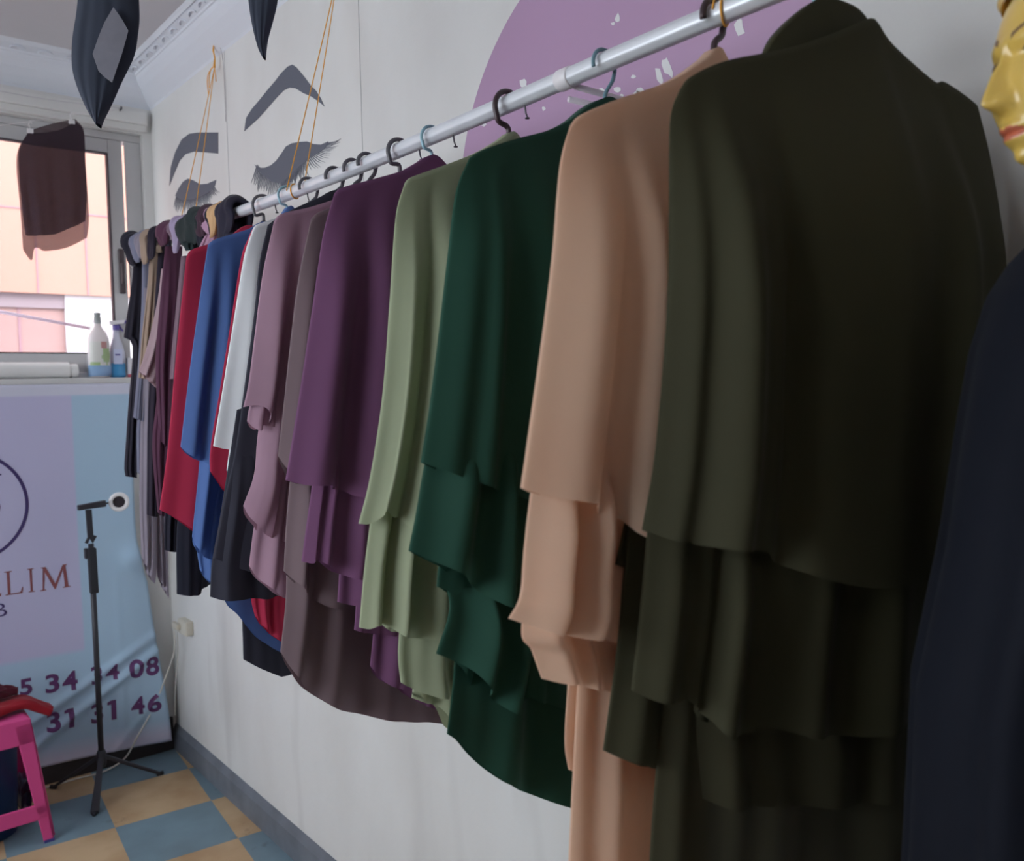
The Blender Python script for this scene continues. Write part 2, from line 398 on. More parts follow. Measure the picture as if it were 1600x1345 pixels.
x1 = fx((58, 420))[0]; x2 = fx((136, 420))[0]
for k in range(-12, 8): jb.box((x1+(x2-x1)*k-.004, FY-.004, zt), (x1+(x2-x1)*k+.004, FY, 7))
jb.build('panel_joints', jl, bld)
jb = MB(); x3 = fx((34, 520))[0]
for k in range(-12, 1): jb.box((x3+(x2-x1)*k*1.1-.006, FY+.055, -1), (x3+(x2-x1)*k*1.1+.006, FY+.06, z2))
jb.build('lower_panel_joints', jl, bld)
struct(MB().box((-8, -9, -.25), (6, 6, -.12)).build('ground', mat('street_concrete', (150, 145, 140), .8, var=.1, vscale=1)))

# ================================================================== WALL DECALS
dec = mat('decal_grey', (94, 98, 110), .7)
def wallpoly(pts, t=.0012): # photo points -> thin vinyl on the right wall
    return [onx(q, -.0004) for q in pts], (-t, 0, 0)
def catmull(pts, n=60, closed=True):
    P = [np.array(p, float) for p in pts]; out = []; m = len(P)
    for i in range(m):
        p0, p1, p2, p3 = P[i-1], P[i], P[(i+1) % m], P[(i+2) % m]
        for t in np.linspace(0, 1, 6, endpoint=False):
            out.append(.5*((2*p1)+(-p0+p2)*t+(2*p0-5*p1+4*p2-p3)*t*t+(-p0+3*p1-3*p2+p3)*t**3))
    return out
def decal(name, shapes, m, label, cat, group=None, t=.0012):
    mb = MB()
    for pts in shapes:
        pp, o = wallpoly(pts, t); mb.prism(pp, o if pts is shapes[0] else (o[0]*.7, 0, 0))
    o = mb.build(name, m); tag(o, label, cat, group); return o
# far brow: px outline
brow1 = [(265, 290), (267, 262), (274, 238), (284, 218), (296, 209), (310, 207), (341, 207), (341, 240), (320, 238), (303, 237), (290, 241), (281, 251), (272, 272)]
decal('eyebrow_decal', [brow1], dec, 'dark grey eyebrow sticker on wall nearest the corner', 'wall decal', 'eye stickers on the wall')
brow2 = [(382, 205), (385, 184), (394, 170), (406, 156), (418, 141), (430, 127), (440, 114), (450, 104), (457, 101), (463, 105), (474, 118), (486, 134), (494, 142), (501, 153), (507, 166), (500, 160), (487, 151), (475, 146), (462, 138), (452, 137), (444, 141), (434, 151), (420, 167), (405, 184)]
decal('eyebrow_decal', [brow2], dec, 'dark grey arched eyebrow sticker with a sharp peak, above the larger lashes', 'wall decal', 'eye stickers on the wall')
def lashes(name, body, roots, label, n, lens, wdt, tips):
    shapes = [body]
    r = random.Random(n)
    R = resample(roots, n)
    for i, p in enumerate(R):
        q = i/(n-1); (dx, dy) = tips(q); ln = lens(q)*r.uniform(.7, 1.1)
        nrm = math.hypot(dx, dy); dx, dy = dx/nrm, dy/nrm; px_, py_ = -dy*wdt, dx*wdt
        b = (p[0]-dx*5, p[1]-dy*5); mid = (p[0]+dx*ln*.55+px_*.8, p[1]+dy*ln*.55+py_*.8+1.0); tip = (p[0]+dx*ln+r.uniform(-2, 2), p[1]+dy*ln)
        shapes.append([(b[0]-px_, b[1]-py_), (b[0]+px_, b[1]+py_), (mid[0]+px_*.6, mid[1]+py_*.6), tip, (mid[0]-px_*.6, mid[1]-py_*.6)])
    return decal(name, shapes, dec, label, 'wall decal', 'eye stickers on the wall')
body1 = [(274, 306), (279, 295), (286, 284), (294, 279), (303, 282), (313, 288), (324, 287), (338, 281), (336, 290), (326, 300), (314, 307), (300, 312), (286, 313)]
lashes('eyelash_decal', body1, [(276, 308), (290, 312), (306, 309), (322, 302), (334, 290)], 'dark grey closed eyelash sticker, the smaller one nearest the window', 34,
       lambda q: 26-12*abs(q-.35)*1.6, .9, lambda q: (-.25+q*1.0, 1))
body2 = [(398, 257), (404, 262), (414, 262), (424, 258), (432, 251), (440, 240), (447, 229), (456, 224), (466, 222), (480, 221), (490, 225), (502, 226), (513, 221), (508, 231), (499, 239), (488, 244), (478, 252), (466, 262), (452, 276), (438, 287), (426, 284), (414, 276), (405, 268)]
lashes('eyelash_decal', body2, [(401, 262), (412, 274), (426, 283), (440, 285), (456, 272), (472, 256), (490, 243), (504, 232), (513, 223)], 'large dark grey closed eyelash sticker above the clothes rail', 58,
       lambda q: 27-6*q, .85, lambda q: (-.3+q*.6, 1) if q < .7 else (.5+(q-.7)*4, 1-(q-.7)*5.0))
# purple disc painted on the wall, with flaked patches
def disc():
    c = np.array([-2.44, 1.81]); r = .436; n = 96
    pts = [(-.0006, c[0]+r*math.cos(a), c[1]+r*math.sin(a)) for a in np.linspace(0, 2*math.pi, n, endpoint=False)]
    m, N, L, b = newmat('lilac_disc'); tc = N.new('ShaderNodeTexCoord')
    n1 = N.new('ShaderNodeTexNoise'); n1.inputs['Scale'].default_value = 1.2; L.new(tc.outputs['Object'], n1.inputs['Vector'])
    r1 = N.new('ShaderNodeValToRGB'); r1.color_ramp.elements[0].color = lin((172, 138, 172))+(1,); r1.color_ramp.elements[1].color = lin((190, 158, 190))+(1,); L.new(n1.outputs[0], r1.inputs[0])
    L.new(r1.outputs[0], b.inputs['Base Color'])
    b.inputs['Roughness'].default_value = .35
    mb = MB().prism(pts, (-.0006, 0, 0)); o = mb.build('disc_decal', m)
    tag(o, 'large lilac disc sticker on the wall behind the rail, flaking', 'wall decal')
    fl = mat('flaked_wall', (226, 226, 228), .7); fb = MB(); r_ = random.Random(3)
    spots = [(965, 28, 5, 8, 0), (1155, 42, 8, 15, .2), (1042, 105, 7, 20, .4), (1030, 118, 5, 14, .3), (990, 120, 4, 4, 0), (980, 90, 4, 3, 0), (818, 130, 6, 8, .5), (845, 152, 6, 4, 0), (754, 193, 7, 5, .2), (742, 195, 3, 3, 0), (850, 170, 3, 4, 0), (965, 140, 6, 5, 0), (940, 142, 8, 5, 0), (995, 148, 6, 7, 0), (972, 150, 4, 4, 0), (958, 37, 4, 3, 0), (1044, 70, 3, 3, 0), (1000, 142, 8, 5, 0), (1120, 150, 4, 7, 0)]
    for (u, v, a, b2, rot) in spots:
        k = 9; pp = []
        for j in range(k):
            th = 2*math.pi*j/k; rr = r_.uniform(.6, 1.15); x, y = a*rr*math.cos(th), b2*rr*math.sin(th)
            pp.append((u+x*math.cos(rot)-y*math.sin(rot)*-1, v+y*math.cos(rot)-x*math.sin(rot)))
        MB().prism([onx(q, -.0014) for q in pp], (-.0004, 0, 0)).build('flaked_patch', fl, o, label='white flaked patch')
disc()

# ================================================================== RAIL, STRINGS, HOOKS
RX, RR = -.25, .0135
alu = mat('rail_aluminium', (226, 229, 236), .34, metal=.25, var=.04, vscale=30)
RP = [(RX, -3.06, 1.879), (RX, -2.7, 1.877), (RX, -2.3, 1.872), (RX, -1.9, 1.8705), (RX, -1.43, 1.878), (RX, -1.0, 1.892), (RX, -.5, 1.905)]
def railz(y): return float(np.interp(y, [p[1] for p in RP], [p[2] for p in RP]))
rl = thing('clothes_rail', (RX, -1.8, 1.88), 'long silver tube clothes rail hung along the wall', 'clothes rail')
rpts = smoothline(RP, 80)
mb = MB()
v = []; nseg = 32
for p in rpts:
    for k in range(nseg):
        a = 2*math.pi*k/nseg; rr = RR*(1-.045*(k % 4 == 0)); v.append((p[0]+rr*math.cos(a), p[1], p[2]+rr*math.sin(a)))
f = [(i*nseg+k, i*nseg+(k+1) % nseg, (i+1)*nseg+(k+1) % nseg, (i+1)*nseg+k) for i in range(len(rpts)-1) for k in range(nseg)]
f += [tuple(range(nseg)), tuple(range((len(rpts)-1)*nseg, len(rpts)*nseg))]
mb.add(v, f).build('tube', alu, rl, smooth=True)
# joining sleeve and clip bracket to the wall
yj = -2.60
MB().tube([(RX, yj-.013, railz(yj)), (RX, yj-.011, railz(yj)), (RX, yj+.011, railz(yj)), (RX, yj+.013, railz(yj))], [.0140, .0152, .0152, .0140], 24).build('joining_sleeve', mat('sleeve_white', (232, 228, 232), .35), rl, smooth=True, label='white plastic joining sleeve')
# screws under the rail
for q in ((430, 332), (480, 306), (655, 242), (708, 212), (820, 178)):
    P = onx(q, RX); z = railz(P[1])
    MB().tube([(RX, P[1], z-RR+.002), (RX+.002, P[1], z-RR-.010), (RX+.004, P[1]-.001, z-RR-.016)], [.0016, .0014, .0012], 8).lathe([(.0012, 0), (.0036, .0006), (.0036, .0022), (.001, .003)], 10, c=(RX+.004, P[1]-.001, z-RR-.019)).build('screw', mat('screw_dark', (70, 66, 74), .4, metal=.6), rl)
br = thing('wall_bracket', (0, -2.63, 1.86), 'white two-armed wall bracket holding the rail above the dark green cape', 'bracket')
bm_ = mat('bracket_lilac', (226, 214, 226), .35)
zb = railz(yj)
for dz, yy in ((.004, -.006), (-.010, .008)):
    MB().tube([(RX+.012, yj+yy, zb-RR+dz), (RX+.09, yj+yy*.6-.02, zb-.022+dz), (-.012, yj-.05+yy*.5, zb-.045+dz)], .0045, 8).build('arm', bm_, br, smooth=True)
MB().box((-.012, yj-.085, zb-.075), (-.002, yj-.02, zb-.02)).build('wall_plate', bm_, br, bevel=.003)
# orange strings
om = mat('orange_string', (240, 172, 70), .7)
hookm = mat('nail_dark', (74, 72, 80), .4, metal=.5)
def hang_string(top, y, spread, label, tails=True):
    z = railz(y); top = np.array(top, float)
    t = thing('hanging_string', top, label, 'string', 'orange strings tied to the rail')
    for sgn in (-1, 1):
        a = top+np.array([-.004, 0, -.075]); bq = np.array([RX-sgn*(RR+.0015), y+sgn*spread, z+.002])
        pts = [a*(1-k)+bq*k+np.array([0, 0, -.004*math.sin(math.pi*k)]) for k in np.linspace(0, 1, 12)]
        MB().tube(pts, .0013, 6).build('strand', om, t, smooth=True)
    ring = [(RX+(RR+.0018)*math.cos(a), y+spread*math.cos(a), z+(RR+.0018)*math.sin(a)) for a in np.linspace(0, 2*math.pi, 22, endpoint=False)]
    MB().tube(ring, .0015, 6, closed=True).build('rail_loop', om, t, smooth=True)
    kn = MB()
    kn.tube([top+np.array(p) for p in ((-.002, 0, .002), (-.005, .003, -.02), (-.003, -.003, -.045), (-.005, 0, -.075))], [.0022, .003, .0022, .0045], 8)
    kn.build('knot', om, t, smooth=True)
    if tails:
        for tl in (((-.005, 0, -.07), (-.012, .03, -.085), (-.012, .045, -.11), (-.010, .044, -.15)), ((-.005, 0, -.07), (-.006, .028, -.075), (-.008, .038, -.10), (-.008, .040, -.13)), ((-.005, 0, -.07), (-.008, -.015, -.10), (-.008, -.02, -.125))):
            MB().tube(smoothline([top+np.array(p) for p in tl], 14), .0016, 6).build('loose_end', om, t, smooth=True)
    return t
def wall_hook(p, label):
    o = MB().tube([(p[0]+.014, p[1], p[2]+.004), (p[0]-.006, p[1], p[2]), (p[0]-.010, p[1], p[2]+.006), (p[0]-.010, p[1], p[2]+.014)], .0018, 8).build('wall_nail', hookm, smooth=True)
    tag(o, label, 'nail', 'nails in the cornice')
h1 = (-.016, -.716, 2.552)
wall_hook(h1, 'bent nail in the cornice holding the knotted orange string')
hang_string(h1, -1.05, .014, 'orange string with a knotted bow, hung from the cornice near the corner', True)
a = onx((530, -85), -.016); h2 = (-.016, float(a[1]), 2.552)
wall_hook(h2, 'bent nail in the cornice above the large lashes')
hang_string(h2, -1.735, .010, 'orange double string passing in front of the large eye stickers', False)
h3 = (-.016, -2.80, 2.552)
wall_hook(h3, 'bent nail in the cornice above the peach cape')
hang_string(h3, -2.872, .006, 'orange string looped on the rail above the peach cape', False)
# grey thread hanging next to the first nail
o = MB().tube(smoothline([(-.012, -.73, 2.556), (-.006, -.745, 2.52), (-.004, -.752, 2.45), (-.004, -.752, 2.3)], 16), .0009, 6).build('grey_thread', mat('thread_grey', (170, 166, 172), .8), smooth=True)
tag(o, 'thin grey thread hanging down the wall joint beside the orange bow', 'thread')

# ================================================================== HANGERS
greym = mat('hanger_grey', (96, 94, 100), .35); bluem = mat('hanger_pale_blue', (150, 190, 205), .35); brownm = mat('hanger_dark_brown', (66, 50, 56), .35); tealm = mat('hanger_teal', (110, 145, 160), .35)
def hanger(y, m, label, side=1, rot=0, w=.19, thick=.0034, base=None, group='hangers on the rail', bar=True, drop=.085, hookr=None, ends=None):
    """side +1: the hook's mouth opens to the room; base: height of the neck"""
    z = railz(y); zb_ = base if base is not None else z-.042
    t = thing('hanger', (RX, y, z+RR), label, 'hanger', group)
    R_ = hookr or (RR+thick+.0045); cz = z+RR-R_+thick+.0005
    pts = []
    for a in np.linspace(195 if side > 0 else 15, -25 if side > 0 else 205, 20):
        a_ = math.radians(a); pts.append((R_*math.cos(a_), 0, cz+R_*math.sin(a_)))
    pts += [(side*R_*.75, 0, cz-R_*.85), (side*.002, 0, zb_+.010), (0, 0, zb_-.006)]
    pts = smoothline(pts, 46)
    c, s_ = math.cos(rot), math.sin(rot)
    T_ = lambda p: (RX+p[0]*c, y+p[0]*s_, p[2])
    MB().tube([T_(p) for p in pts], thick, 10).build('hook', m, t, smooth=True)
    body = MB(); zn = zb_-.012
    if round(y, 3) in SH:
        wl, zl_, wr_, zr_ = SH[round(y, 3)]; ends = [(wl-.006, zn-zl_+.012), (min(wr_, .20)-.004, zn-zr_+.014)]
        if rot: ends = [(.13, .14), (.15, .11)]
    for sg in (-1, 1):
        ww = min(w, .205) if sg > 0 else w
        if ends is not None: ww, drop = ends[0 if sg < 0 else 1]
        body.tube([T_(p) for p in smoothline([(0, 0, zn+.006), (sg*.03, 0, zn-.024), (sg*ww*.6, 0, zn-drop*.74-.004), (sg*(ww-.012), 0, zn-drop-.004), (sg*(ww-.02), 0, zn-drop-.018)], 20)], thick*1.15, 8)
    if ends is None: ends = [(w, drop), (w, drop)]
    if bar: body.tube([T_((-ends[0][0]+.02, 0, zn-ends[0][1]-.018)), T_((ends[1][0]-.02, 0, zn-ends[1][1]-.018))], thick, 8)
    body.build('shoulder_frame', m, t, smooth=True)
    return t

# ================================================================== CAPES (tiered garments on hangers)
FM = {}
FM['olive'] = fabric('olive_crepe', (70, 69, 51), .22, sheer=.05, sheen=.12)
FM['olive_sheer'] = fabric('olive_crepe_single', (78, 76, 58), .25, sheer=.16, sheen=.12)
FM['peach'] = fabric('peach_chiffon', (242, 208, 182), .4, sheer=.07)
FM['dgreen'] = fabric('bottle_green_crepe', (42, 82, 68), .22, sheen=.12)
FM['sage'] = fabric('sage_crepe', (182, 191, 160), .3)
FM['purple'] = fabric('plum_crepe', (128, 84, 122), .25)
FM['taupe'] = fabric('taupe_crepe', (132, 112, 118), .25)
FM['lilac'] = fabric('dusty_pink_crepe', (186, 150, 170), .28)
FM['black'] = fabric('black_crepe', (56, 56, 68), .1, sheen=.2)
FM['white'] = fabric('white_crepe', (244, 246, 250), .2)
FM['red'] = fabric('crimson_crepe', (190, 52, 84), .2)
FM['blue'] = fabric('blue_crepe', (88, 118, 178), .2)

SH = {}
def cape(name_label, y, ang, fab, layers, **kw):
    pl = Plane(RX, y, ang)
    t = thing('cape', (RX, y, 1.83), name_label, 'cape', None)
    for i, ly in enumerate(layers):
        d = dict(th=.035, back=.01, m=FM[fab], parent=t, seed=i*13+int(-y*100)); d.update(kw); d.update(ly)
        d.setdefault('label', None)
        nm = d.pop('name', 'tier')
        cloth(nm, pl, **d)
    T0 = [pl.hit(q) for q in layers[0]['T']]; w0 = -T0[0][0]
    SH[round(y, 3)] = (w0, T0[0][1], -T0[0][0] if len(T0) < 9 else T0[-1][0], T0[-1][1] if len(T0) > 8 and T0[-1][0] > .05 else T0[0][1])
    return t, pl

# --- olive (nearest)
oliveang = math.radians(-17)
cape('dark olive tiered cape, nearest on the rail, beside the mannequin', -2.99, oliveang, 'olive', [
    dict(name='top_tier', T=[(1062, 140), (1082, 118), (1130, 98), (1195, 86), (1250, 72), (1310, 50), (1348, 34), (1362, 42), (1385, 74), (1452, 130), (1470, 131), (1528, 166)],
         L=[(1062, 140), (1047, 185), (1045, 300), (1042, 480), (1024, 700), (1003, 828)],
         B=[(1003, 828), (1030, 838), (1050, 838), (1056, 842), (1100, 843), (1158, 852), (1175, 868), (1230, 888), (1290, 900), (1360, 897), (1420, 886), (1475, 868), (1560, 850)],
         R=[(1528, 166), (1546, 240), (1560, 330), (1570, 450), (1566, 650), (1560, 850)],
         folds=[(.045, .022, .020), (.14, .05, .03, .02), (.30, .03, -.012, .05), (.5, .12, .01), (.75, .05, .014, -.03)], th=.05, off=.024, nu=110, nt=60, ripple=.0025),
    dict(name='neckline', T=[(1188, 96), (1205, 62), (1228, 36), (1256, 12), (1277, 0), (1305, 6), (1333, 16), (1356, 32)], L=[(1188, 96), (1190, 120), (1195, 150)], B=[(1195, 150), (1280, 150), (1350, 140)], R=[(1356, 32), (1360, 80), (1350, 140)],
         th=.012, back=.012, off=.004, nu=40, nt=24, ripple=.001),
    dict(name='lining_edge', T=[(1090, 230), (1140, 200), (1300, 180), (1500, 220)], L=[(1090, 230), (1050, 330), (1026, 480), (990, 740), (961, 882)],
         B=[(961, 882), (985, 890), (1010, 893), (1100, 905), (1300, 925), (1500, 900)], R=[(1500, 190), (1520, 500), (1500, 900)],
         folds=[(.05, .03, .014), (.13, .03, .012)], th=.018, back=.02, off=-.026, ripple=.003),
    dict(name='middle_tier', T=[(1032, 720), (1200, 720), (1400, 715), (1535, 700)], L=[(1032, 720), (1016, 790), (1000, 950), (986, 1078)],
         B=[(986, 1078), (1010, 1086), (1050, 1088), (1062, 1086), (1088, 1112), (1095, 1126), (1140, 1128), (1165, 1118), (1230, 1128), (1300, 1130), (1370, 1112), (1440, 1090), (1540, 1080)],
         R=[(1535, 560), (1545, 800), (1540, 1080)], folds=[(.05, .03, .022), (.20, .03, .016), (.16, .012, -.015), (.42, .04, .014), (.62, .05, .012)], th=.036, off=.008, nu=100, ripple=.004),
    dict(name='middle_tier_back', T=[(1035, 600), (1200, 590), (1400, 590), (1500, 600)], L=[(1035, 600), (985, 800), (965, 1000), (942, 1172)],
         B=[(942, 1172), (965, 1180), (1000, 1188), (1026, 1196), (1150, 1205), (1400, 1190), (1500, 1185)], R=[(1500, 600), (1510, 900), (1500, 1185)],
         folds=[(.06, .03, .012)], th=.014, back=.018, off=-.018, ripple=.004),
    dict(name='lower_tier', T=[(1080, 850), (1200, 840), (1400, 840), (1500, 860)], L=[(1080, 850), (1082, 1000), (1084, 1120), (1085, 1242)],
         B=[(1085, 1242), (1130, 1250), (1250, 1250), (1340, 1244), (1440, 1230), (1520, 1220)], R=[(1500, 860), (1520, 1000), (1520, 1220)],
         folds=[(.08, .05, .01), (.6, .05, .01)], th=.02, off=0, m=FM['olive_sheer'], ripple=.005),
    dict(name='bottom_tier', T=[(1060, 900), (1200, 890), (1400, 890), (1480, 900)], L=[(1060, 900), (1034, 1100), (1020, 1260), (1012, 1400), (1005, 1560)],
         B=[(1005, 1560), (1050, 1575), (1200, 1590), (1430, 1560), (1500, 1540)], R=[(1480, 900), (1500, 1200), (1500, 1540)],
         folds=[(.05, .03, .014), (.22, .04, .012), (.8, .04, .014), (.9, .03, .01)], th=.016, back=.016, off=-.008, m=FM['olive_sheer'], ripple=.006),
])
# --- peach
cape('pale peach chiffon cape between the bottle green and the olive capes', -2.856, 0, 'peach', [
    dict(name='top_tier', T=[(890, 198), (908, 180), (960, 157), (1045, 127), (1098, 92), (1115, 76)],
         L=[(890, 198), (874, 262), (862, 400), (846, 530), (829, 650), (813, 762)],
         B=[(813, 762), (840, 773), (880, 779), (886, 779), (889, 792), (905, 800), (925, 805), (932, 822), (965, 850), (1000, 880), (1060, 900)],
         folds=[(.07, .05, .024), (.24, .045, .024, .03), (.165, .018, -.01), (.5, .06, .01)], th=.045, off=.012, nu=90, nt=54, ripple=.002),
    dict(name='middle_tier', T=[(850, 660), (950, 655), (1060, 650)], L=[(850, 660), (830, 760), (818, 860), (812, 930), (794, 966)],
         B=[(794, 966), (820, 975), (850, 984), (884, 982), (893, 972), (902, 986), (925, 992), (948, 995), (960, 1005), (1010, 1025), (1060, 1030)],
         folds=[(.08, .06, .02), (.26, .05, .022), (.175, .018, -.014), (.5, .05, .01)], th=.034, off=.004, mirror=False, nu=90),
    dict(name='lower_flounce', T=[(850, 800), (900, 790), (960, 790)], L=[(850, 800), (815, 975), (830, 1015), (846, 1060)],
         B=[(846, 1060), (858, 1060), (878, 1053), (884, 1062), (915, 1070), (960, 1075)], folds=[(.15, .08, .014), (.4, .05, -.01)], th=.024, off=-.006, mirror=False),
    dict(name='underskirt_edge', T=[(900, 850), (950, 840), (1040, 840)], L=[(900, 850), (886, 1080), (882, 1160), (888, 1202)],
         B=[(888, 1202), (905, 1207), (960, 1210), (1040, 1215)], th=.014, off=-.018, mirror=False),
    dict(name='bottom_tier', T=[(915, 860), (960, 850), (1080, 845)], L=[(915, 860), (905, 1020), (895, 1200), (888, 1345), (880, 1500)],
         B=[(880, 1500), (920, 1515), (1000, 1525), (1090, 1520)], folds=[(.2, .06, .012), (.5, .06, .012), (.8, .05, .01)], th=.02, off=-.004, mirror=False),
])
# --- bottle green
cape('bottle green tiered cape with a long scooped hem', -2.675, 0, 'dgreen', [
    dict(name='top_tier', T=[(733, 247), (755, 234), (800, 219), (850, 206), (885, 190), (910, 170), (930, 158), (948, 154)],
         L=[(733, 247), (712, 300), (699, 400), (684, 530), (670, 640), (657, 722)],
         B=[(657, 722), (690, 738), (730, 755), (770, 768), (830, 790), (900, 800)],
         folds=[(.05, .035, .016), (.13, .03, .016, .02), (.30, .06, .016, .06)], th=.04, off=.012, nu=90, nt=54, ripple=.002),
    dict(name='second_tier', T=[(690, 620), (800, 610), (900, 600)], L=[(690, 620), (676, 680), (662, 730), (650, 800), (638, 860)],
         B=[(638, 860), (660, 872), (684, 885), (700, 897), (715, 908), (735, 926), (752, 934), (757, 918), (790, 940), (850, 960), (920, 965)],
         folds=[(.15, .08, .018), (.36, .06, .022, .03)], th=.03, off=.002, mirror=False, nu=80),
    dict(name='third_tier', T=[(715, 790), (820, 790), (900, 790)], L=[(715, 790), (692, 880), (702, 950), (681, 1021)],
         B=[(681, 1021), (700, 1028), (718, 1040), (735, 1070), (775, 1102), (795, 1097), (800, 1080), (830, 1090), (900, 1110)],
         folds=[(.2, .07, .02), (.4, .05, .022), (.6, .04, .014)], th=.024, off=-.004, mirror=False, nu=80),
    dict(name='second_flounce', T=[(715, 770), (800, 770), (900, 770)], L=[(715, 770), (700, 820), (686, 880), (682, 916)],
         B=[(682, 916), (692, 920), (705, 927), (718, 914), (760, 925), (830, 930)], folds=[(.3, .08, -.01)], th=.022, off=.0, mirror=False, nu=60),
    dict(name='bottom_tier', T=[(750, 700), (820, 690), (900, 690)], L=[(750, 700), (716, 980), (706, 1080), (698, 1146)],
         B=[(698, 1146), (716, 1158), (735, 1180), (765, 1207), (800, 1228), (840, 1243), (893, 1254), (990, 1262)],
         folds=[(.25, .08, .01), (.6, .08, .01)], th=.016, off=-.010, mirror=False, nu=80, ripple=.005),
])
# --- sage
cape('pale sage green tiered cape beside the plum one', -2.471, 0, 'sage', [
    dict(name='top_tier', T=[(632, 287), (645, 276), (700, 256), (745, 238), (780, 218), (797, 207)],
         L=[(632, 287), (618, 340), (608, 480), (597, 620), (578, 745), (560, 818)],
         B=[(560, 818), (572, 817), (584, 803), (585, 794), (600, 805), (616, 808), (618, 838), (632, 846), (646, 848), (670, 853), (740, 865)],
         folds=[(.06, .035, .016), (.20, .045, .026), (.135, .016, -.012), (.30, .02, -.014, .04), (.42, .06, .014, .03)], th=.042, off=.01, nu=100, nt=54, ripple=.0015),
    dict(name='second_tier', T=[(598, 700), (680, 695), (760, 690)], L=[(598, 700), (585, 770), (570, 880), (561, 980)],
         B=[(561, 980), (570, 980), (578, 973), (590, 974), (598, 975), (606, 984), (618, 988), (648, 989), (668, 980), (676, 970), (700, 985), (760, 990)],
         folds=[(.06, .04, .012), (.20, .03, .018), (.13, .02, -.014), (.42, .07, .022)], th=.03, off=.0, mirror=False, nu=90),
    dict(name='third_tier', T=[(640, 760), (700, 750), (760, 750)], L=[(640, 760), (624, 980), (622, 1030), (626, 1066)],
         B=[(626, 1066), (645, 1076), (662, 1080), (680, 1081), (720, 1085), (760, 1085)], folds=[(.3, .1, .012)], th=.024, off=-.006, mirror=False, nu=60),
    dict(name='bottom_tier', T=[(655, 800), (710, 790), (770, 790)], L=[(655, 800), (645, 1060), (644, 1080), (643, 1090)],
         B=[(643, 1090), (662, 1096), (680, 1102), (690, 1122), (703, 1140), (740, 1145), (780, 1148)], folds=[(.3, .1, .01)], th=.016, off=-.014, mirror=False, nu=60),
])
# --- plum
cape('plum purple tiered cape hanging before the taupe one', -2.263, 0, 'purple', [
    dict(name='top_tier', T=[(522, 303), (535, 293), (580, 281), (625, 268), (650, 255), (674, 243)],
         L=[(522, 303), (504, 370), (488, 480), (467, 620), (446, 750)],
         B=[(446, 750), (470, 756), (504, 756), (508, 762), (525, 764), (540, 772), (565, 775), (610, 778), (660, 785)],
         folds=[(.07, .05, .02), (.27, .05, .02, .02), (.18, .03, -.01), (.45, .06, .01)], th=.036, off=.008, nu=90, nt=50, ripple=.002),
    dict(name='second_tier', T=[(496, 650), (560, 645), (640, 640)], L=[(496, 650), (488, 750), (480, 810), (471, 877)],
         B=[(471, 877), (482, 878), (487, 872), (505, 882), (525, 895), (560, 900), (620, 905), (660, 905)], folds=[(.05, .03, .01), (.14, .03, .012), (.35, .06, .014)], th=.026, off=0, mirror=False, nu=70),
    dict(name='third_tier', T=[(545, 700), (600, 690), (660, 690)], L=[(545, 700), (531, 880), (527, 940)], B=[(527, 940), (540, 943), (556, 944), (600, 948), (660, 952)],
         folds=[(.2, .08, .01)], th=.018, off=-.006, mirror=False, nu=50),
    dict(name='fourth_tier', T=[(565, 700), (620, 690), (665, 690)], L=[(565, 700), (556, 940), (553, 984)], B=[(553, 984), (570, 988), (600, 990), (665, 995)], th=.014, off=-.012, mirror=False, nu=50),
    dict(name='bottom_tier', T=[(600, 800), (640, 790), (680, 790)], L=[(600, 800), (584, 980), (578, 1040)], B=[(578, 1040), (586, 1053), (600, 1066), (618, 1072), (638, 1088), (670, 1104), (700, 1108)],
         folds=[(.3, .1, .008)], th=.014, off=-.018, mirror=False, nu=60),
])
# --- taupe
cape('long taupe grey cape with a wide rounded hem behind the plum cape', -2.160, 0, 'taupe', [
    dict(name='top_tier', T=[(486, 342), (500, 331), (545, 314), (590, 294), (628, 270)], L=[(486, 342), (466, 436), (454, 530), (444, 624), (434, 712)],
         B=[(434, 712), (440, 728), (452, 752), (470, 756), (520, 765), (600, 775)], folds=[(.06, .04, .014), (.18, .04, .012), (.12, .02, -.008)], th=.03, off=.006, nu=80, ripple=.002),
    dict(name='second_tier', T=[(464, 660), (540, 655), (620, 650)], L=[(464, 660), (453, 750), (447, 820), (443, 892)],
         B=[(443, 892), (458, 910), (478, 930), (498, 942), (520, 946), (560, 950), (640, 955)], folds=[(.1, .06, .016), (.4, .08, .01)], th=.024, off=0, mirror=False, nu=70),
    dict(name='bottom_tier', T=[(470, 700), (540, 690), (640, 690)], L=[(470, 700), (450, 860), (446, 940), (438, 1018)],
         B=[(438, 1018), (448, 1040), (462, 1062), (478, 1078), (505, 1095), (530, 1105), (570, 1114), (620, 1121), (660, 1126), (700, 1128)],
         folds=[(.1, .06, .014), (.3, .05, .01), (.6, .08, .01)], th=.022, off=-.008, mirror=False, nu=80),
])
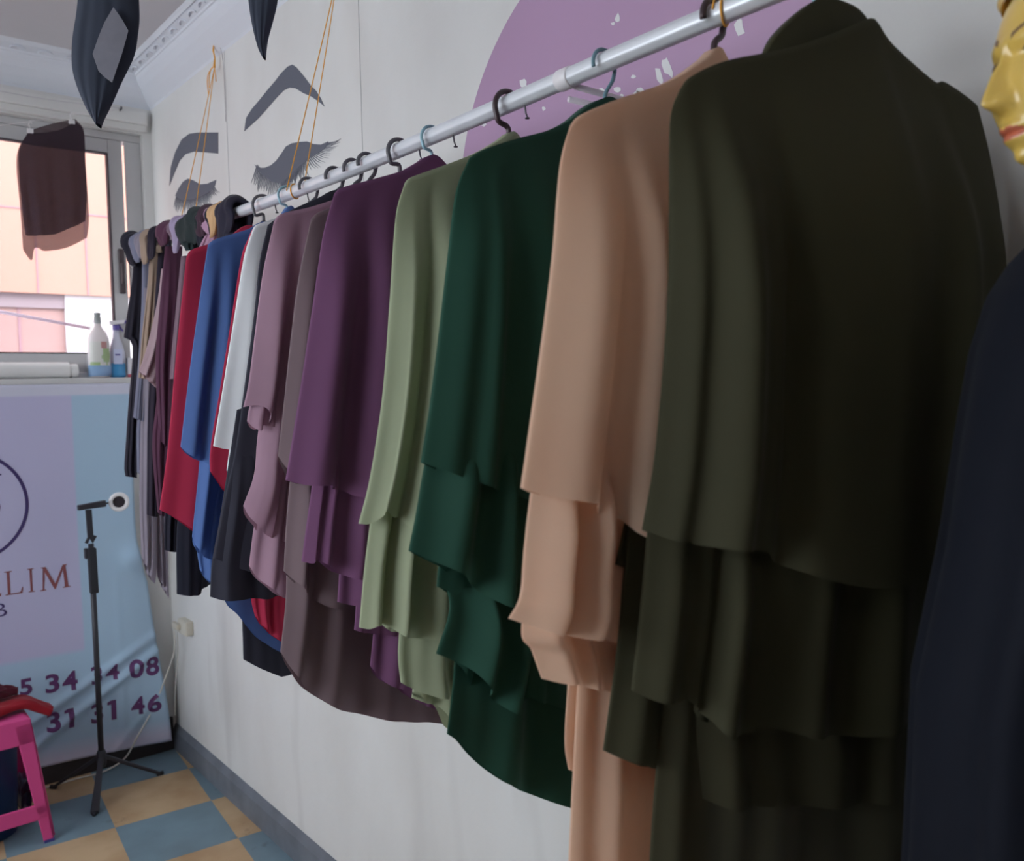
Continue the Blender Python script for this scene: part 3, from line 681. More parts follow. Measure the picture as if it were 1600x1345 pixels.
# --- dusty pink
cape('dusty pink cape with curled side hems', -2.045, 0, 'lilac', [
    dict(name='top_tier', T=[(428, 346), (440, 334), (480, 325), (520, 312), (560, 297), (574, 290)], L=[(428, 346), (410, 430), (397, 530), (388, 600), (380, 636)],
         B=[(380, 636), (394, 633), (406, 637), (412, 650), (414, 664), (430, 668), (480, 675), (540, 680)], folds=[(.07, .05, .018), (.22, .04, .016), (.145, .02, -.014)], th=.03, off=.008, nu=80, ripple=.002),
    dict(name='curled_hem', T=[(405, 560), (440, 550), (480, 550)], L=[(405, 560), (389, 638), (386, 658)], B=[(386, 658), (393, 669), (401, 672), (405, 664), (430, 668), (480, 670)],
         folds=[(.2, .08, .008)], th=.018, off=.004, mirror=False, nu=50),
    dict(name='second_tier', T=[(430, 520), (470, 510), (520, 510)], L=[(430, 520), (404, 670), (397, 740), (380, 790)],
         B=[(380, 790), (384, 806), (398, 824), (404, 832), (440, 845), (500, 855)], folds=[(.15, .1, .014), (.5, .1, .01)], th=.022, off=0, mirror=False, nu=60),
    dict(name='bottom_tier', T=[(430, 600), (470, 590), (520, 590)], L=[(430, 600), (400, 800), (393, 850), (389, 884)],
         B=[(389, 884), (396, 898), (410, 912), (428, 926), (445, 934), (490, 942), (530, 945)], folds=[(.2, .1, .012)], th=.018, off=-.006, mirror=False, nu=60),
])
# --- black
cape('plain black cape between the white and the dusty pink capes', -1.915, 0, 'black', [
    dict(name='top_tier', T=[(418, 352), (432, 342), (462, 325), (500, 308), (522, 298)], L=[(418, 352), (405, 412), (396, 500), (368, 698), (350, 780), (333, 872)],
         B=[(333, 872), (345, 876), (375, 888), (430, 900), (480, 905)], folds=[(.2, .1, .008)], th=.024, off=.006, nu=60, ripple=.001),
    dict(name='lower_tier', T=[(370, 640), (420, 630), (470, 630)], L=[(370, 640), (345, 800), (331, 880), (328, 932)], B=[(328, 932), (340, 935), (356, 935), (385, 932), (415, 932), (440, 926), (480, 920)],
         folds=[(.2, .1, .01)], th=.02, off=0, mirror=False, nu=60),
])
# --- white
cape('white cape between the blue and the black ones', -1.80, 0, 'white', [
    dict(name='top_tier', T=[(393, 366), (400, 352), (425, 343), (455, 331), (480, 320)], L=[(393, 366), (381, 402), (365, 500), (349, 600), (333, 697)],
         B=[(333, 697), (345, 700), (356, 702), (380, 705), (430, 710)], folds=[(.12, .06, .01), (.35, .05, -.008, .1)], th=.022, off=.004, nu=60, ripple=.001),
    dict(name='lower_tier', T=[(375, 600), (400, 595), (430, 595)], L=[(375, 600), (360, 690), (354, 735)], B=[(354, 735), (362, 738), (400, 740), (430, 742)], th=.012, off=-.004, mirror=False, nu=40),
])
# --- narrow crimson behind white
cape('crimson cape mostly hidden behind the white one', -1.735, 0, 'red', [
    dict(name='top_tier', T=[(389, 370), (398, 356), (420, 348), (450, 336), (462, 330)], L=[(389, 370), (377, 402), (361, 500), (345, 600), (329, 698), (328, 736)],
         B=[(328, 736), (340, 752), (352, 768), (370, 780), (430, 790)], th=.014, nu=50, ripple=.001),
    dict(name='lower_tier', T=[(380, 700), (420, 690), (460, 690)], L=[(380, 700), (392, 850), (392, 930), (398, 962)], B=[(398, 962), (412, 980), (437, 1001), (470, 1012)], th=.014, off=-.004, mirror=False, nu=50),
])
# --- second blue
cape('dark royal blue cape with a slanting hem below the black one', -1.695, 0, 'blue', [
    dict(name='top_tier', T=[(396, 372), (410, 356), (436, 340), (452, 322)], L=[(396, 372), (380, 500), (360, 700), (350, 850), (345, 915)],
         B=[(345, 915), (356, 945), (374, 962), (400, 994), (420, 1008), (437, 1018), (475, 1030)], th=.014, nu=60, ripple=.001),
])
# --- blue
cape('bright blue cape with soft side folds next to the big crimson one', -1.568, 0, 'blue', [
    dict(name='top_tier', T=[(325, 382), (336, 374), (365, 365), (390, 357), (410, 347)], L=[(325, 382), (314, 452), (296, 581), (282, 698)],
         B=[(282, 698), (290, 708), (302, 716), (313, 720), (330, 730), (380, 745)], folds=[(.07, .05, .012), (.22, .05, .014), (.14, .03, -.008)], th=.026, off=.004, nu=70, ripple=.001),
    dict(name='second_tier', T=[(340, 560), (370, 555), (400, 555)], L=[(340, 560), (316, 690), (308, 760), (300, 838)],
         B=[(300, 838), (303, 852), (310, 864), (325, 872), (390, 885)], folds=[(.15, .1, .01)], th=.018, off=0, mirror=False, nu=50),
    dict(name='bottom_tier', T=[(340, 640), (370, 635), (400, 635)], L=[(340, 640), (318, 780), (308, 850), (312, 890)],
         B=[(312, 890), (320, 902), (330, 912), (350, 918), (400, 925)], folds=[(.2, .1, .01)], th=.014, off=-.006, mirror=False, nu=50),
])
# --- small black panel low behind
cape('black cape whose square hem hangs lowest below the blue ones', -1.63, 0, 'black', [
    dict(name='panel', T=[(395, 374), (408, 362), (430, 350)], L=[(395, 374), (385, 600), (378, 900), (380, 1030)], B=[(380, 1030), (405, 1043), (435, 1055), (440, 1055)], th=.01, nu=40, ripple=.001),
])
# --- crimson
cape('large crimson cape next to the bright blue one', -1.46, 0, 'red', [
    dict(name='top_tier', T=[(291, 402), (300, 390), (330, 380), (360, 368), (388, 352)], L=[(291, 402), (275, 554), (262, 699), (249, 796)],
         B=[(249, 796), (268, 806), (288, 820), (303, 831), (330, 842), (370, 850)], folds=[(.2, .08, .010), (.5, .08, .006)], th=.024, off=.004, nu=60, ripple=.001),
])
# --- dusty mauve scrap below the black cape
# hangers for all of them
hanger(-2.99, bluem, 'pale blue hanger carrying the olive cape', side=-1, rot=oliveang, base=1.848, w=.20)
hanger(-2.856, brownm, 'dark brown hanger carrying the peach cape', side=1, base=1.838, w=.20, thick=.0042, hookr=.020)
hanger(-2.675, tealm, 'slim blue-grey hanger carrying the bottle green cape', side=1, base=1.826, w=.19, thick=.0028)
hanger(-2.471, brownm, 'dark brown hanger carrying the sage cape', side=-1, base=1.828, w=.17, thick=.0042, hookr=.026)
hanger(-2.263, bluem, 'pale blue hanger carrying the plum cape', side=-1, base=1.836, w=.17, thick=.0028)
hanger(-2.160, greym, 'grey hanger with a wide hook carrying the taupe cape', side=-1, base=1.834, w=.17, thick=.004, hookr=.024)
hanger(-2.045, greym, 'grey hanger carrying the dusty pink cape, third of the close bunch', side=1, base=1.826, w=.17, thick=.0038, hookr=.020)
hanger(-1.915, greym, 'grey hanger carrying the black cape', side=1, base=1.829, w=.16, thick=.0038, hookr=.020)
hanger(-1.99, greym, 'grey hanger squeezed behind the dusty pink cape, its hook second of the bunch', side=1, base=1.83, w=.15, thick=.0038, hookr=.020)
hanger(-1.80, greym, 'grey hanger with the white cape', side=1, base=1.826, w=.15, thick=.0034)
hanger(-1.695, bluem, 'pale blue hanger carrying the royal blue cape', side=-1, base=1.838, w=.13, thick=.0028)
hanger(-1.568, greym, 'grey hanger carrying the bright blue cape, nearest the draped scarves', side=-1, base=1.84, w=.16, thick=.0036, hookr=.026)

# ================================================================== SCARVES DRAPED OVER THE FAR END
scf = {}
def sf(k, rgb, **a):
    if k not in scf: scf[k] = fabric('scarf_'+k, rgb, .15, **a)
    return scf[k]
def over(name, y, wy, m, parent, zl=.06, r0=.018, x0=None, bulge=0):
    r0 = r0-.003; bulge = bulge*.8
    """the part of a scarf that rides over the rail: a lumpy saddle whose two ends thin out and run down"""
    z = railz(y); nr = 22; v = []; f = []; r_ = np.random.RandomState(int(abs(y)*1000)); ph = r_.uniform(0, 6.28, 6)
    zl = zl*r_.uniform(.55, 1.2); lean = r_.uniform(-.02, .02)
    path = [(RX+r0+.002, z-zl*k) for k in np.linspace(1, .12, 7)]
    path += [(RX+math.cos(a)*(r0+.004), z+math.sin(a)*(r0+.004)) for a in np.linspace(0, math.pi, 14)]
    path += [(RX-r0-.002, z-zl*k) for k in np.linspace(.12, 1, 7)]
    n = len(path)
    for i, (x, zz) in enumerate(path):
        q = i/(n-1); tp = math.sin(math.pi*q)**.5
        tx, tz = (path[min(i+1, n-1)][0]-path[max(i-1, 0)][0], path[min(i+1, n-1)][1]-path[max(i-1, 0)][1])
        l = math.hypot(tx, tz) or 1; nx, nz = tz/l, -tx/l
        wl = wy*(.45+.55*tp)*(1+.22*math.sin(q*7+ph[0]))
        for k in range(nr):
            a = 2*math.pi*k/nr
            h = (.004+(.006+bulge)*tp)*math.sin(a)*(1+.45*math.sin(k*1.9+q*5+ph[1])+.3*math.sin(k*.8-q*11+ph[2]))
            wv = math.cos(a)*wl+lean*(1-tp)*2+.006*math.sin(q*9+ph[3])
            hh = h*.7+.003+.22*bulge*tp*(1+math.sin(q*8+ph[4]))
            v.append((x+nx*hh, y+wv, zz+nz*hh))
    for i in range(n-1):
        for k in range(nr): f.append((i*nr+k, i*nr+(k+1) % nr, (i+1)*nr+(k+1) % nr, (i+1)*nr+k))
    f += [tuple(range(nr)), tuple(range((n-1)*nr, n*nr))]
    return obj(name, v, f, m, parent)
def scarf(key, rgb, y, label, tails, wy=.03, bulge=.006, r0=.018, **k):
    m = sf(key, rgb, **k); t = thing('scarf', (RX, y, railz(y)), label, 'scarf', 'scarves draped over the far end of the rail')
    if wy: over('fold_over_rail', y, wy, m, t, r0=r0, bulge=bulge)
    pl = Plane(RX, y)
    for i, tl in enumerate(tails):
        L = tl['L']; R = tl['R']
        cloth('hanging_end', pl, [L[0], R[0]], L, [L[-1]]+tl.get('B', [])+[R[-1]], R, th=tl.get('th', .014), back=.008, off=tl.get('off', 0), folds=tl.get('folds', [(.3, .12, .006), (.7, .12, .006)]), m=m, parent=t,
              nu=26, nt=34, ripple=.0025, topth=.008, seed=i+int(y*-100))
    return t
# listed from the window end to the capes
scarf('black_a', (44, 42, 54), -.60, 'long black scarf at the window end of the rail', [
    dict(L=[(209, 400), (206, 440), (195, 515), (193, 528), (207, 542), (200, 640), (196, 700), (194, 730), (196, 744)], R=[(232, 400), (226, 470), (220, 540), (217, 640), (214, 747)], B=[(205, 745)], th=.02)], wy=.03, bulge=.018)
scarf('print', (128, 130, 152), -.66, 'grey and black patterned scarf bunched at the window end', [
    dict(L=[(222, 400), (221, 470), (216, 560), (208, 652)], R=[(240, 400), (235, 480), (232, 560), (226, 660)], B=[(216, 656)]),
    dict(L=[(222, 600), (214, 660), (214, 738)], R=[(236, 600), (234, 660), (228, 744)], B=[(222, 742)], off=-.012)], wy=.045, bulge=.012)
scarf('beige', (170, 148, 132), -.75, 'beige scarf hanging beside the grey patterned one', [
    dict(L=[(234, 395), (230, 450), (222, 520), (216, 590)], R=[(251, 395), (246, 450), (240, 520), (236, 590)], B=[(226, 592)])], wy=.03)
scarf('grey_long', (150, 142, 156), -.70, 'long pale grey scarf reaching down beside the banner', [
    dict(L=[(225, 450), (218, 740), (219, 820), (222, 872)], R=[(252, 450), (246, 700), (247, 800), (246, 880), (242, 912)], B=[(232, 900)], th=.02, off=-.03),
    dict(L=[(240, 700), (240, 800), (246, 900)], R=[(262, 700), (262, 830), (264, 935)], B=[(255, 920)], th=.016, off=-.035)], wy=.02)
scarf('black_b', (46, 40, 54), -.82, 'thin black scarf with a straight cut end', [
    dict(L=[(247, 395), (240, 500), (231, 640), (229, 804)], R=[(264, 395), (256, 500), (250, 640), (247, 806)], B=[(238, 806)], th=.018)], wy=.035)
scarf('pink', (186, 160, 168), -.88, 'dusty pink scarf with a slanted end between black and maroon', [
    dict(L=[(252, 420), (246, 470), (230, 540), (217, 580)], R=[(262, 420), (262, 500), (256, 560), (244, 606)], B=[(230, 592)], th=.012)], wy=0)
scarf('maroon', (92, 56, 78), -.93, 'dark maroon scarf with a full fold over the rail', [
    dict(L=[(258, 385), (250, 470), (243, 560), (246, 640), (250, 690)], R=[(285, 385), (281, 470), (272, 560), (268, 640), (262, 700)], B=[(256, 698)], th=.02),
    dict(L=[(254, 560), (243, 640), (238, 700), (246, 800)], R=[(275, 560), (270, 640), (262, 720), (258, 800)], B=[(252, 806)], th=.016, off=-.012)], wy=.055, bulge=.01)
scarf('greymauve', (136, 112, 126), -1.0, 'narrow grey mauve scarf beside the crimson cape', [
    dict(L=[(283, 400), (275, 480), (269, 540), (265, 592)], R=[(296, 400), (292, 480), (284, 540), (277, 592)], th=.012)], wy=.015)
scarf('greenblack', (38, 50, 52), -1.14, 'thick green black scarf bundled over the rail', [
    dict(L=[(284, 378), (290, 392)], R=[(318, 372), (312, 388)], th=.02, folds=[])], wy=.085, bulge=.018)
scarf('lavender', (176, 160, 190), -1.04, 'small lavender scarf at the foot of the knotted string', [], wy=.03, r0=.022, bulge=.008)
scarf('rose', (190, 150, 176), -1.255, 'rose pink scarf hanging before the green black bundle', [
    dict(L=[(330, 352), (318, 372), (308, 392)], R=[(348, 350), (346, 372), (344, 392)], th=.018, folds=[(.5, .15, .008)])], wy=.035, bulge=.006)
scarf('maroon2', (70, 48, 62), -1.235, 'small dark maroon scarf tucked behind the rose pink one', [], wy=.04, r0=.024, bulge=.004)
scarf('apricot', (226, 184, 140), -1.325, 'narrow apricot scarf beside the last black one', [
    dict(L=[(342, 352), (345, 370), (346, 385)], R=[(354, 350), (354, 370), (354, 384)], th=.012, folds=[])], wy=.024, r0=.022, bulge=.004)
scarf('black_c', (48, 46, 62), -1.40, 'black scarf at the point where the bare rail begins', [
    dict(L=[(354, 350), (352, 372), (352, 392)], R=[(386, 345), (386, 368), (386, 388)], th=.02, folds=[(.4, .2, .008)])], wy=.055, r0=.020, bulge=.01)
# dark trousers ends seen below the crimson cape
bt = scarf('black_d', (36, 38, 52), -1.30, 'wide black scarf whose end shows below the crimson cape', [
    dict(L=[(300, 430), (286, 700), (276, 830), (276, 928)], R=[(350, 430), (340, 700), (334, 860), (330, 912)], B=[(292, 929), (309, 927), (312, 918)], th=.016),], wy=.02)
scarf('black_e', (34, 34, 48), -1.22, 'black scarf with a straight end left of the wide black one', [
    dict(L=[(290, 430), (272, 700), (258, 800), (257, 859)], R=[(310, 430), (296, 700), (282, 800), (276, 861)], B=[(266, 861)], th=.012)], wy=.02)

# ================================================================== WINDOW-SIDE THINGS
# banner
BY = -.022
lavL = (168, 166, 200); 
def banner():
    m, N, L, b = newmat('banner_vinyl'); tc = N.new('ShaderNodeTexCoord'); sp = N.new('ShaderNodeSeparateXYZ'); L.new(tc.outputs['Object'], sp.inputs[0])
    def rng_(out, a, bb):
        r = N.new('ShaderNodeMapRange'); r.inputs[1].default_value = a; r.inputs[2].default_value = bb; L.new(out, r.inputs[0]); return r.outputs[0]
    def mul(a, c):
        r = N.new('ShaderNodeMath'); r.operation = 'MULTIPLY'; L.new(a, r.inputs[0]); L.new(c, r.inputs[1]); return r.outputs[0]
    def mixc(fac, A, Bc):
        r = N.new('ShaderNodeMix'); r.data_type = 'RGBA'
        L.new(fac, r.inputs[0])
        for s_, c in ((6, A), (7, Bc)):
            if isinstance(c, tuple): r.inputs[s_].default_value = lin(c)+(1,)
            else: L.new(c, r.inputs[s_])
        return r.outputs[2]
    fx_ = rng_(sp.outputs[0], -.330, -.338); fz = rng_(sp.outputs[2], .47, .49)
    c = mixc(mul(fx_, fz), (170, 198, 222), (190, 188, 220))
    c = mixc(rng_(sp.outputs[2], .15, .09), c, (206, 204, 226))
    c = mixc(rng_(sp.outputs[2], 1.425, 1.432), c, (206, 208, 226))
    L.new(c, b.inputs['Base Color']); b.inputs['Roughness'].default_value = .28; b.inputs['Specular IOR Level'].default_value = .5
    n = N.new('ShaderNodeTexNoise'); n.inputs['Scale'].default_value = 3.5; n.inputs['Detail'].default_value = 1; L.new(tc.outputs['Object'], n.inputs['Vector'])
    bp = N.new('ShaderNodeBump'); bp.inputs['Strength'].default_value = .12; bp.inputs['Distance'].default_value = .02; L.new(n.outputs[0], bp.inputs['Height']); L.new(bp.outputs[0], b.inputs['Normal'])
    return m
def by(x, z):
    """depth of the loosely hung vinyl: flat above, buckled with slanting creases below, edge curling out"""
    k = max(0., min(1., (.95-z)/.6)); k = k*k*(3-2*k)
    y = BY-.012*k*(1+math.sin((x*.9+z*.5)*7+1.0))
    d1 = (z-(.395+(x+.25)*.55)); d2 = (z-(.275+(x+.32)*.62)); d3 = z-(.17+(x+.15)*1.1)
    for d, a_, w_ in ((d1, .012, .018), (d2, .014, .016), (d3, .006, .012)): y -= a_*math.exp(-(d/w_)**2)*k
    e = max(0., min(1., (x+.26)/.2)); y -= .02*e*e*k*(.6+.4*math.sin(z*9))
    ey = math.exp(-((z-.80)/.05)**2-((x+.13)/.05)**2); y -= .03*ey
    y -= .004*math.exp(-((x+.21)/.012)**2)*k
    return min(y, -.016)
def bright(z): return float(np.interp(z, [.05, .2, .45, .7, .78, .85, 1.0, 1.47], [-.038, -.050, -.078, -.098, -.120, -.128, -.130, -.125]))
bn = thing('banner', (-.9, BY, 0.06), 'large blue and lavender vinyl shop banner below the window', 'banner')
nx_, nz_ = 170, 150; v = []; f = []
for j in range(nz_):
    tz = j/(nz_-1)
    for i in range(nx_):
        tx = (i/(nx_-1)); zt_ = .056+tz*(1.470-.056)
        x = -1.8*(1-tx)+bright(zt_)*tx
        zz = zt_+(.022*(1-tz)**3*min(1, (-.05-x)/.6))
        v.append((x, by(x, zz), zz))
for j in range(nz_-1):
    for i in range(nx_-1): f.append((j*nx_+i, j*nx_+i+1, (j+1)*nx_+i+1, (j+1)*nx_+i))
bo = obj('vinyl_sheet', v, f, banner(), bn); sd = bo.modifiers.new('thickness', 'SOLIDIFY'); sd.thickness = .0012; sd.offset = 1
inkp = mat('ink_plum', (96, 52, 104), .35); inkr = mat('ink_rust', (138, 80, 84), .35); inkd = mat('ink_indigo', (66, 54, 104), .35)
def conform(mb_v): # (x,z) flat -> banner surface
    return [(x, by(x, z)-.0018, z) for x, z in mb_v]
def slice_up(bmx, step=.008):
    """cut a flat mesh in the x-z plane into a fine grid so it can follow the buckled vinyl"""
    for ax in (0, 2):
        co = [v_.co[ax] for v_ in bmx.verts]; lo, hi = min(co), max(co); k = math.floor(lo/step)+1
        while k*step < hi:
            p_ = [0, 0, 0]; p_[ax] = k*step; n_ = [0, 0, 0]; n_[ax] = 1
            bmesh.ops.bisect_plane(bmx, geom=bmx.verts[:]+bmx.edges[:]+bmx.faces[:], plane_co=p_, plane_no=n_, dist=1e-7); k += 1
def flatpoly(polys, name, m, parent, label=None):
    """2-D outlines on the banner (x, z), triangulated finely so that they follow the buckles"""
    bmx = bmesh.new()
    for poly in polys:
        vs = [bmx.verts.new((x, 0, z)) for x, z in poly]
        bmx.faces.new(vs)
    bmx.normal_update()
    bmesh.ops.triangulate(bmx, faces=bmx.faces[:])
    slice_up(bmx)
    for vv in bmx.verts: vv.co.y = by(vv.co.x, vv.co.z)-.0022
    bmesh.ops.recalc_face_normals(bmx, faces=bmx.faces[:])
    me = bpy.data.meshes.new(name); bmx.to_mesh(me); bmx.free(); me.materials.append(m)
    o = bpy.data.objects.new(name, me); COL.objects.link(o); o.parent = parent; o.matrix_parent_inverse = parent.matrix_basis.inverted()
    if label: o['label'] = label
    return o
# logo ring, measured on the banner
zc_ = (ony((0, 715), BY)[2]+ony((0, 862), BY)[2])/2; xr_ = ony((45, 790), BY)[0]
hh = (ony((0, 715), BY)[2]-ony((0, 862), BY)[2])/2; dx0 = xr_-ony((0, 790), BY)[0]
Rl = (dx0**2+hh**2)/(2*dx0); cxl = xr_-Rl
def ringpoly(cx, cz, r1, r2, n=72):
    out = []
    for k in range(n):
        a, b_ = 2*math.pi*k/n, 2*math.pi*(k+1)/n
        out.append([(cx+r1*math.cos(a), cz+r1*math.sin(a)), (cx+r2*math.cos(a), cz+r2*math.sin(a)), (cx+r2*math.cos(b_), cz+r2*math.sin(b_)), (cx+r1*math.cos(b_), cz+r1*math.sin(b_))])
    return out
flatpoly(ringpoly(cxl, zc_, Rl-.011, Rl), 'logo_ring', inkd, bn, 'dark purple ring of the logo')
p0 = ony((0, 741), BY); p1 = ony((0, 792), BY)
flatpoly([[(p0[0]-.03, p0[2]-.004), (p0[0]+.004, p0[2]-.004), (p0[0]+.004, p0[2]+.002), (p0[0]-.03, p0[2]+.002)]], 'logo_stroke', inkd, bn)
flatpoly(ringpoly(p1[0]-.036, p1[2], .030, .037, 30), 'logo_stroke', inkd, bn)
# serif capitals L I M, drawn in em units
def serif(ch):
    if ch == 'I': return [[(.00, 0), (.28, 0), (.28, .03), (.19, .05), (.19, .95), (.28, .97), (.28, 1), (0, 1), (0, .97), (.09, .95), (.09, .05), (0, .03)]]
    if ch == 'L': return [[(.00, 0), (.62, 0), (.66, .26), (.63, .26), (.56, .08), (.47, .05), (.19, .05), (.19, .95), (.28, .97), (.28, 1), (0, 1), (0, .97), (.09, .95), (.09, .05), (0, .03)]]
    if ch == 'M': return [[(0, 0), (.22, 0), (.22, .03), (.15, .05), (.20, .78), (.52, 0), (.56, 0), (.86, .78), (.90, .05), (.82, .03), (.82, 0), (1.12, 0), (1.12, .03), (1.03, .05), (.96, .95), (1.02, .97), (1.02, 1), (.86, 1), (.55, .24), (.24, 1), (.08, 1), (.08, .97), (.14, .95), (.09, .05), (0, .03)]]
    if ch == 'E': return [[(.00, 0), (.58, 0), (.62, .22), (.59, .22), (.52, .07), (.44, .05), (.19, .05), (.19, .5), (.36, .5), (.40, .42), (.43, .42), (.43, .63), (.40, .63), (.36, .55), (.19, .55), (.19, .95), (.42, .95), (.50, .93), (.55, .8), (.58, .8), (.56, 1), (0, 1), (0, .97), (.09, .95), (.09, .05), (0, .03)]]
for ch, q0, q1 in (('L', (8, 930), (36, 924)), ('I', (44, 925), (54, 923)), ('M', (62, 923), (110, 916))):
    a = ony(q0, BY); b_ = ony(q1, BY); hgt = {'L': .085, 'I': .085, 'M': .085}[ch]; wid = {'L': .66, 'I': .28, 'M': 1.12}[ch]
    sx = (b_[0]-a[0])/wid; z0 = a[2]
    flatpoly([[(a[0]+u*sx, z0+w_*hgt) for u, w_ in p] for p in serif(ch)], 'letter', inkr, bn, 'rust coloured capital letter '+ch)
a = ony((0, 932), BY)
flatpoly([[(a[0]-.05, a[2]), (a[0]+.002, a[2]+.002), (a[0]+.004, a[2]+.014), (a[0]-.01, a[2]+.006), (a[0]-.05, a[2]+.006)]], 'letter', inkr, bn, 'foot of a rust coloured capital letter')
# sans text converted to mesh and laid on the banner
def text_poly(s_, x, z, hgt, name, m, parent, width=None, bold=.03, shear=0, surf=by, lab=None):
    cu_ = bpy.data.curves.new(name, 'FONT'); cu_.body = s_; cu_.size = 1; cu_.offset = bold; cu_.resolution_u = 4
    tmp = bpy.data.objects.new(name, cu_); COL.objects.link(tmp)
    dg = bpy.context.evaluated_depsgraph_get(); dg.update()
    me = bpy.data.meshes.new_from_object(tmp.evaluated_get(dg)); bpy.data.objects.remove(tmp); bpy.data.curves.remove(cu_)
    bmx = bmesh.new(); bmx.from_mesh(me); bpy.data.meshes.remove(me)
    xs = [v_.co.x for v_ in bmx.verts]; ys = [v_.co.y for v_ in bmx.verts]; x0, x1, y0, y1 = min(xs), max(xs), min(ys), max(ys)
    sc = hgt/(y1-y0); sxx = sc if width is None else width/(x1-x0)
    bmesh.ops.triangulate(bmx, faces=bmx.faces[:])
    for v_ in bmx.verts:
        X = x+(v_.co.x-x0)*sxx+shear*(v_.co.y-y0)*sc; Z = z+(v_.co.y-y0)*sc; v_.co = (X, 0, Z)
    slice_up(bmx)
    for v_ in bmx.verts: v_.co.y = surf(v_.co.x, v_.co.z)-.0024
    me = bpy.data.meshes.new(name); bmx.to_mesh(me); bmx.free(); me.materials.append(m)
    o = bpy.data.objects.new(name, me); COL.objects.link(o); o.parent = parent; o.matrix_parent_inverse = parent.matrix_basis.inverted()
    if lab: o['label'] = lab
    return o
def digit(ch, qbl, qtr, m=inkp):
    if ch == '1':
        yy = BY-.02; a = ony(qbl, yy); b_ = ony(qtr, yy); c_ = ony((qbl[0], qtr[1]+(qtr[0]-qbl[0])*.2), yy); w_, h_ = b_[0]-a[0], c_[2]-a[2]
        flatpoly([[(a[0]+u*w_, a[2]+v_*h_) for u, v_ in ((.42, 0), (.95, 0), (.95, 1), (.40, 1), (.02, .93), (.02, .78), (.42, .80))]], 'digit', m, bn, 'purple digit 1'); return
    """qbl, qtr: photo points of the digit's lower left and upper right"""
    yy = BY-.02; a = ony(qbl, yy); b_ = ony(qtr, yy); c_ = ony((qbl[0], qtr[1]+(qtr[0]-qbl[0])*.2), yy)
    text_poly(ch, a[0], a[2], c_[2]-a[2], 'digit', m, bn, width=b_[0]-a[0], bold=.028, lab='purple digit '+ch)
# first row: 5 34 34 08   second row: 31 31 46
for ch, x0, yb_, x1_, yt_ in (('5', 33, 1090, 51, 1060), ('3', 73, 1086, 93, 1052), ('4', 99, 1082, 121, 1047), ('3', 143, 1071, 158, 1039), ('4', 165, 1064, 185, 1035), ('0', 201, 1061, 223, 1027), ('8', 227, 1056, 246, 1022),
                              ('3', 75, 1147, 95, 1112), ('1', 103, 1141, 117, 1107), ('3', 144, 1133, 161, 1098), ('1', 169, 1127, 182, 1093), ('4', 205, 1118, 224, 1086), ('6', 229, 1113, 249, 1081)):
    digit(ch, (x0, yb_), (x1_, yt_))
a = ony((-6, 964), BY); b_ = ony((10, 946), BY)
text_poly('B', a[0]-.012, a[2], .048, 'letter', inkd, bn, width=b_[0]-a[0]+.012, bold=-.01, lab='dark purple letter B')

# curtain wire, clips and the black sheer cloth in the window
wm = mat('wire_white', (205, 203, 206), .4)
wy_ = -.06
p = [ony(q, wy_) for q in ((-60, 160), (47, 186), (110, 180), (190, 170))]
A0 = ony((-80, 126), wy_); A1 = ony((190, 169), wy_)
cwt = thing('curtain_wire', A1, 'thin white curtain wire stretched above the window', 'wire')
MB().tube([A0*(1-k)+A1*k+np.array([0, 0, -.01*math.sin(math.pi*k)]) for k in np.linspace(0, 1, 20)], .0016, 6).build('wire', wm, cwt, smooth=True)
MB().tube([A1+np.array([.005, .06, 0]), A1, A1+np.array([-.004, -.01, .001])], .003, 8).build('end_screw', hookm, cwt)
vl_y = -.085
L0 = ony((-40, 176), vl_y); L1 = ony((118, 182), vl_y); L2 = ony((200, 196), vl_y)
ln = MB().tube([ony(q, vl_y) for q in ((-120, 212), (45, 190), (113, 178), (180, 172))], .0012, 6).build('washing_line', mat('line_white', (225, 222, 224), .5), smooth=True)
tag(ln, 'thin white line strung across the window top, holding the clips', 'string')
cm = mat('clip_white', (228, 226, 228), .4)
for i, (q, lab) in enumerate((((47, 200), 'white clip on the left of the black sheer cloth'), ((112, 186), 'white clip on the right of the black sheer cloth'))):
    P = ony(q, vl_y); c_ = thing('clip', P, lab, 'clip', 'clips in the window')
    b1 = MB().box(P+np.array([-.010, -.004, -.018]), P+np.array([.010, .004, -.002])); b1.build('jaw', cm, c_, bevel=.002)
    MB().tube([P+np.array([0, 0, -.004]), P+np.array([-.004, 0, .012]), P+np.array([.002, 0, .026]), P+np.array([.006, 0, .016])], .0022, 8).build('hook', cm, c_, smooth=True)
veil_single = fabric('black_voile_single', (110, 86, 92), .4, sheer=.74, sheen=.05)
veil = fabric('black_voile', (92, 76, 88), .3, sheer=.56, sheen=.05)
pv = Plane(0, vl_y)
vt = thing('sheer_cloth', pv.pt(*pv.hit((85, 200))), 'sheer black cloth clipped up in front of the window', 'cloth')
cloth('front_layer', pv, T=[(44, 208), (66, 208), (92, 204), (118, 190)], L=[(44, 208), (29, 240), (34, 320), (40, 368)], B=[(40, 368), (60, 368), (85, 366), (110, 356), (133, 346)],
      R=[(118, 190), (130, 205), (133, 250), (136, 300), (133, 346)], th=.014, back=.002, m=veil, parent=vt, nu=40, nt=40, ripple=.006, folds=[(.2, .06, .01), (.7, .06, .01)])
cloth('back_layer', pv, T=[(44, 206), (60, 200), (90, 192), (118, 186)], L=[(44, 206), (26, 245), (32, 330), (36, 390)], B=[(36, 390), (49, 407), (54, 388), (62, 388), (70, 392), (100, 388), (120, 380), (136, 371)],
      R=[(118, 186), (131, 205), (134, 260), (139, 340), (136, 371)], th=.004, back=.006, off=-.012, m=veil_single, parent=vt, nu=50, nt=40, ripple=.003)

